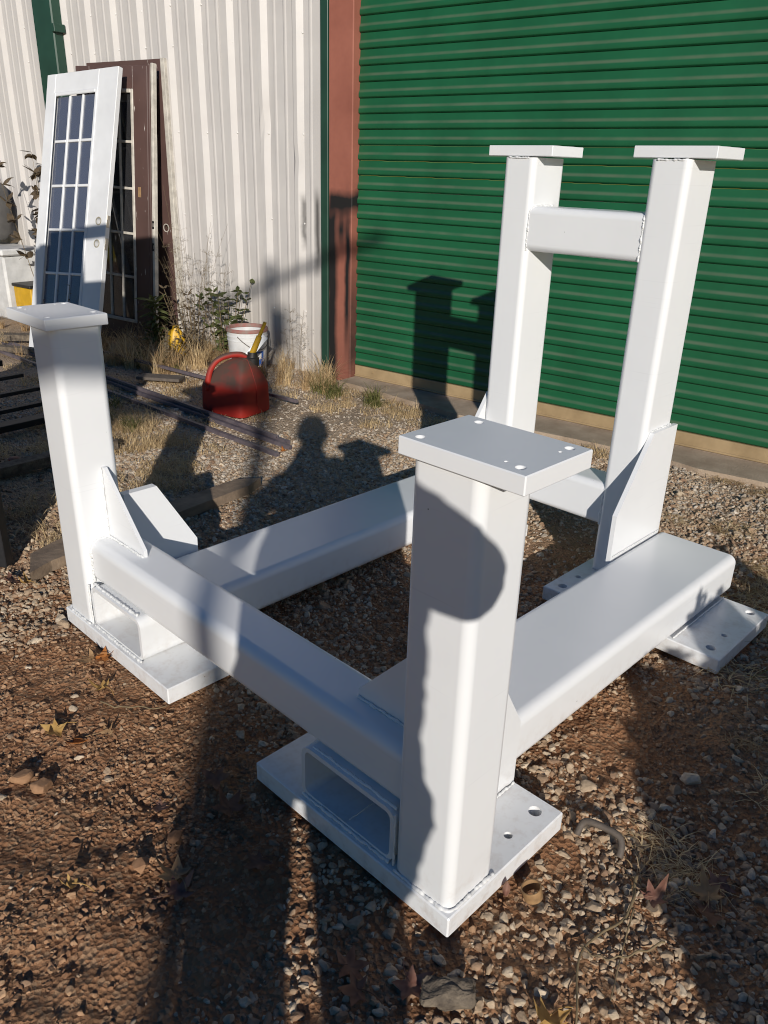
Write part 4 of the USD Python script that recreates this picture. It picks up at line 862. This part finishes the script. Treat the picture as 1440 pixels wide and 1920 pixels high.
scatter('dry_tufts', stand, base, .9, 'tufts of dead standing grass along the foot of the wall', 'dry grass', 42)
green = [blades(40, 400 + k, .15, .05, 1.0, .003) + (M['grass_green'],) for k in range(4)]
scatter('green_grass', green, np.vstack([cloud(22, 2.2, 5.0, .16, .35, gs), [WL(s, 0, .33 + .12 * gs.random())[:2] for s in gs.uniform(.0, .55, 9)], cloud(10, 1.25, 3.75, .15, .2, gs), cloud(8, 1.6, -.2, .3, .15, gs)]), 1.0, 'thin green grass tufts between the doors, the bars and the slab', 'grass', 43)

def tall_weed(name, x, y, h, n, seed, label, m_stem, m_head, spread=.18, width=.0016, heads=16):
    g = np.random.default_rng(seed); t = Thing(name, label, 'weed', (x, y, 0), 'tall dry grasses by the wall'); S, Hd = [], []
    for i in range(n):
        a = g.uniform(0, 2 * np.pi); r = spread * g.random(); L = h * g.uniform(.55, 1.0); lean = g.uniform(.05, .28)
        p = np.array([x + r * math.cos(a) * .5, y + r * math.sin(a) * .5, 0]); d = np.array([math.cos(a), math.sin(a), 0])
        pts = np.array([p, p + d * L * lean * .25 + [0, 0, L * .5], p + d * L * lean * .9 + [0, 0, L * .97]]); sp = spline(pts, 9); S.append(tube(sp, np.linspace(width, width * .5, 9), 4, False))
        for k in range(heads):
            u = g.uniform(.42, 1.0); q = sp[min(8, int(u * 8))] ; b = g.uniform(0, 2 * np.pi); l = g.uniform(.03, .09) * (1.15 - u * .5)
            e = q + np.array([math.cos(b), math.sin(b), g.uniform(.2, .9)]) * l; S.append(tube(np.array([q, (q + e) / 2 + [0, 0, .006], e]), width * .35, 3, False))
            for _ in range(3):
                c_ = q + (e - q) * g.uniform(.5, 1.0); w = g.normal(size=3); w = w / np.linalg.norm(w); dn = np.array([math.cos(b), math.sin(b), -.6]); dn /= np.linalg.norm(dn)
                k0 = len(Hd); Hd.append((np.array([c_ - w * .0016, c_ + w * .0016, c_ + dn * .013]), np.array([[0, 1, 2]])))
    t.part('stems', join(S), m_stem, True); t.part('seed_heads', join(Hd), m_head, False, kind='stuff')
wx = lambda s, o: WL(s, 0, o)[:2]
for k, (s, o, h, n, lab) in enumerate([(-1.62, .22, 1.36, 9, 'tallest feathery dry grass against the beige wall, right of the brown door'), (-1.40, .30, 1.18, 9, 'feathery dry grass left of the bucket, second tallest against the beige wall'), (-1.22, .26, .92, 8, 'shorter feathery dry grass right behind the bucket'), (-.42, .22, .62, 6, 'thin dry stalks between the bucket and the green corner trim')]):
    x, y = wx(s, o); tall_weed('tall_grass', x, y, h, n, 60 + k, lab, M['stem'], M['weed_grey'])
def leafy(name, x, y, h, n_st, n_lf, seed, label, m_leaf, size=.06, width=.42, droop=.5, spread=.12, cat='plant', zbase=0.0):
    g = np.random.default_rng(seed); t = Thing(name, label, cat, (x, y, 0), 'leafy weeds by the wall' if name == 'leafy_weed' else None); S = []; Lf = []
    for i in range(n_st):
        a = g.uniform(0, 2 * np.pi); r = spread * g.random(); L = h * g.uniform(.65, 1.0)
        p = np.array([x + .3 * r * math.cos(a), y + .3 * r * math.sin(a), 0]); sp = spline([p, p + np.array([math.cos(a) * r * .5, math.sin(a) * r * .5, L * .5]), p + np.array([math.cos(a) * r, math.sin(a) * r, L])], 10); S.append(tube(sp, np.linspace(.004, .0018, 10), 5, False))
        for k in range(n_lf):
            q = sp[int(g.uniform(2, 9.9))]
            if q[2] < zbase: continue
            b = g.uniform(0, 2 * np.pi); v, f = oval_leaf(k, size * g.uniform(.6, 1.2), g.uniform(-1.2, .2) * droop, width)
            v = v + [size * .45, 0, 0]; v = rot3(v, (1, 0, 0), g.uniform(-.5, .5)); v = rot3(v, (0, 1, 0), g.uniform(-.7, .6)); v = rot3(v, (0, 0, 1), b); Lf.append((v + q, f))
    t.part('stems', join(S), M['stem'], True); t.part('leaves', join(Lf), m_leaf, True, kind='stuff')
x, y = wx(-1.66, .52); leafy('leafy_weed', x, y, .50, 4, 34, 71, 'upright green weed with narrow leaves at the foot of the flat brown door', M['leaf_green'], .13, .28, .9, .08)
x, y = wx(-1.20, .20); leafy('leafy_weed', x, y, .66, 9, 22, 72, 'bushy dark green weed growing behind the bucket', M['leaf_green'], .075, .6, .5, .26)
x, y = wx(-1.42, .34); leafy('leafy_weed', x, y, .58, 14, 22, 73, 'tangled olive weed left of the bucket', M['leaf_olive'], .05, .4, .6, .28)
x, y = wx(-1.50, .55); leafy('leafy_weed', x, y, .30, 26, 22, 74, 'low dry flowering weed in front of the bucket and jug', M['weed_grey'], .022, .6, .6, .30)
x, y = wx(-3.66, .16); leafy('wall_vine', x, y, 1.52, 7, 34, 75, 'withered brown leaved vine on the wall at the left of the white door', M['leaf_olive'], .13, .5, 1.0, .34, 'vine', .55)
x, y = 1.86, 5.80; leafy('leafy_weed', x, y, .62, 3, 12, 76, 'thin bare-looking weed in front of the white door', M['leaf_olive'], .03, .4, .5, .16)

# ------------------------------------------------------------------ behind the viewer: the photographer, a shrub and a pole; only their shadows show
def skin_body(bones, edge=.02, it=8):
    parts = []
    for (a, ra, b, rb) in bones:
        sa = m3.Manifold.sphere(ra, 20).translate(tuple(map(float, a))); sb = m3.Manifold.sphere(rb, 20).translate(tuple(map(float, b)))
        parts.append(m3.Manifold.batch_hull([sa, sb]))
    m = m3.Manifold.batch_boolean(parts, m3.OpType.Add).refine_to_length(edge)
    v, f = vf(m); t = trimesh.Trimesh(v, f, process=True); trimesh.smoothing.filter_taubin(t, iterations=it)
    return np.array(t.vertices), np.array(t.faces)
st = -1.42
J = lambda a, p, z: AP(st + a, p, z)
ph = Thing('person', 'person in dark jacket and jeans standing behind the viewpoint, holding up a phone', 'person', J(0, -.28, 0))
head_c = J(.0, -.26, 1.655)
bones = [(J(0, -.34, .80), .14, J(0, -.34, 1.15), .125), (J(0, -.175, .76), .145, J(0, -.195, .95), .135), (J(0, -.195, .95), .135, J(0, -.185, 1.28), .125), (J(0, -.275, .98), .15, J(0, -.275, 1.20), .15), (J(0, -.36, 1.32), .105, J(0, -.19, 1.32), .105), (J(0, -.34, 1.1), .13, J(0, -.19, 1.12), .13), (J(0, -.275, 1.18), .15, J(0, -.275, 1.34), .12), (J(0, -.27, 1.36), .062, J(.01, -.262, 1.56), .056),
  (J(0, -.43, 1.375), .062, J(.08, -.535, 1.20), .052), (J(.08, -.535, 1.20), .050, J(.24, -.345, 1.40), .032), (J(0, -.14, 1.43), .088, J(.09, -.012, 1.30), .082), (J(.09, -.012, 1.295), .078, J(.24, -.20, 1.41), .032),
  (J(0, -.385, .93), .10, J(.02, -.43, .50), .085), (J(.02, -.43, .50), .08, J(0, -.43, .09), .055), (J(0, -.175, .93), .095, J(-.02, -.185, .50), .066), (J(-.02, -.185, .50), .062, J(0, -.19, .09), .048),
  (J(-.04, -.43, .045), .042, J(.15, -.44, .035), .034), (J(-.04, -.19, .045), .042, J(.15, -.18, .035), .034), (J(0, -.175, .76), .143, J(0, -.175, .50), .098), (J(0, -.175, .50), .096, J(0, -.185, .30), .062), (J(0, -.43, .75), .115, J(0, -.435, .42), .105)]
bv, bf = skin_body(bones, .015)
bv = bv + (np.stack([meshkit.fbm(bv * [9, 9, 19] + k * 7.3, 4, 40 + k) for k in range(3)], 1) - .5) * .024     # creases of the jacket and jeans
ph.part('body', (bv, bf), M['dark_cloth'], True)
hd = skin_body([(head_c + [0, 0, .035], .088, head_c + [0, 0, -.06], .066), (head_c + AP(.03, 0, -.02), .074, head_c + AP(.055, 0, -.075), .045), (head_c + AP(.095, 0, -.015), .014, head_c + AP(.09, 0, .02), .010), (head_c + AP(0, .084, -.02), .018, head_c + AP(0, .086, .01), .014), (head_c + AP(0, -.084, -.02), .018, head_c + AP(0, -.086, .01), .014)], .012, 5)
hp_ = ph.part('head', hd, M['skin'], True)
ph.part('hair', skin_body([(head_c + AP(-.02, 0, .045), .094, head_c + AP(-.035, 0, -.02), .082)], .014, 4), M['hair'], True)
for s_, pw in ((-1, -.345), (1, -.20)):
    wr = J(.24, pw, 1.405); B = [(wr, .028, wr + AP(.05, -s_ * .01, .025), .026)]
    for k in range(4):
        z_ = .045 - .018 * k; B += [(wr + AP(.055, 0, z_ * .7), .010, wr + AP(.075, -s_ * .025, z_), .009), (wr + AP(.075, -s_ * .025, z_), .009, wr + AP(.062, -s_ * .045, z_), .0075)]
    B += [(wr + AP(.02, -s_ * .015, .02), .012, wr + AP(.035, -s_ * .045, .03), .009)]
    ph.part('hand', skin_body(B, .006, 4), M['skin'], True)
pc = AP(-1.17, -.272, 1.455)
single('phone', frame_map(cbox((-.075, -.004, -.036), (.075, .004, .036), .003), pc, (P2D[0], P2D[1], 0), (H2D[0], H2D[1], 0), (0, 0, 1.0)), M['black_plastic'], 'black phone held up by the person behind the viewpoint', 'phone')

g = np.random.default_rng(91); V, Fc, n_ = [], [], 0
for k in range(9000):
    p_ = g.uniform(.50, 2.1); top = float(np.interp(p_, [.48, .56, .74, .95, 1.1, 1.5, 2.1], [.50, .62, .80, .90, 1.0, 1.08, .9])) * (.93 + .12 * math.sin(p_ * 31) * math.sin(p_ * 13 + 1))
    z_ = top * g.random() ** .7 * .97; a_ = -1.45 + g.uniform(-.32, .32) * (1 - .5 * z_)
    c_ = AP(a_, p_, z_ + .02)
    v, f = oval_leaf(k, .085 * g.uniform(.6, 1.2), -.6, .55, 4); v = rot3(v, (1, 0, 0), g.uniform(-1.5, 1.5)); v = rot3(v, (0, 1, 0), g.uniform(-1.5, 1.5)); v = rot3(v, (0, 0, 1), g.uniform(0, 6.3))
    V.append(v + c_); Fc.append(f + n_); n_ += len(v)
shr = Thing('shrub', 'dense green shrub right behind the viewpoint', 'shrub', AP(-1.45, 1.14, 0))
shr.part('leaves', (np.vstack(V), np.vstack(Fc)), M['leaf_green'], True, kind='stuff')
shr.part('stems', join([tube(spline([AP(-1.45, 1.14, 0), AP(-1.45 + .25 * math.cos(a), 1.14 + .25 * math.sin(a), .35), AP(-1.45 + .45 * math.cos(a), 1.14 + .45 * math.sin(a), .62)], 8), np.linspace(.018, .006, 8), 6) for a in np.arange(8) * .785]), M['stem'], True)

pl = Thing('utility_pole', 'wooden pole with two crossarms and a box well behind the viewpoint', 'pole', AP(-8.5, -.565, 0))
pl.part('pole', tube([AP(-8.5, -.565, -.3), AP(-8.5, -.565, 5.5)], [.05, .045], 16), M['old_wood'], 40)
pl.part('box', frame_map(cbox((-.08, -.07, -.15), (.08, .07, .15), .01), AP(-8.5, -.52, 4.98), (P2D[0], P2D[1], 0), (H2D[0], H2D[1], 0), (0, 0, 1.0)), M['grey_metal'])
pl.part('crossarm', tube([AP(-8.56, -1.15, 5.24), AP(-8.56, .25, 5.55)], .034, 10), M['old_wood'], 40)
pl.part('crossarm', tube([AP(-8.57, -1.6, 4.28), AP(-8.57, -.45, 4.36)], .085, 10), M['old_wood'], 40)
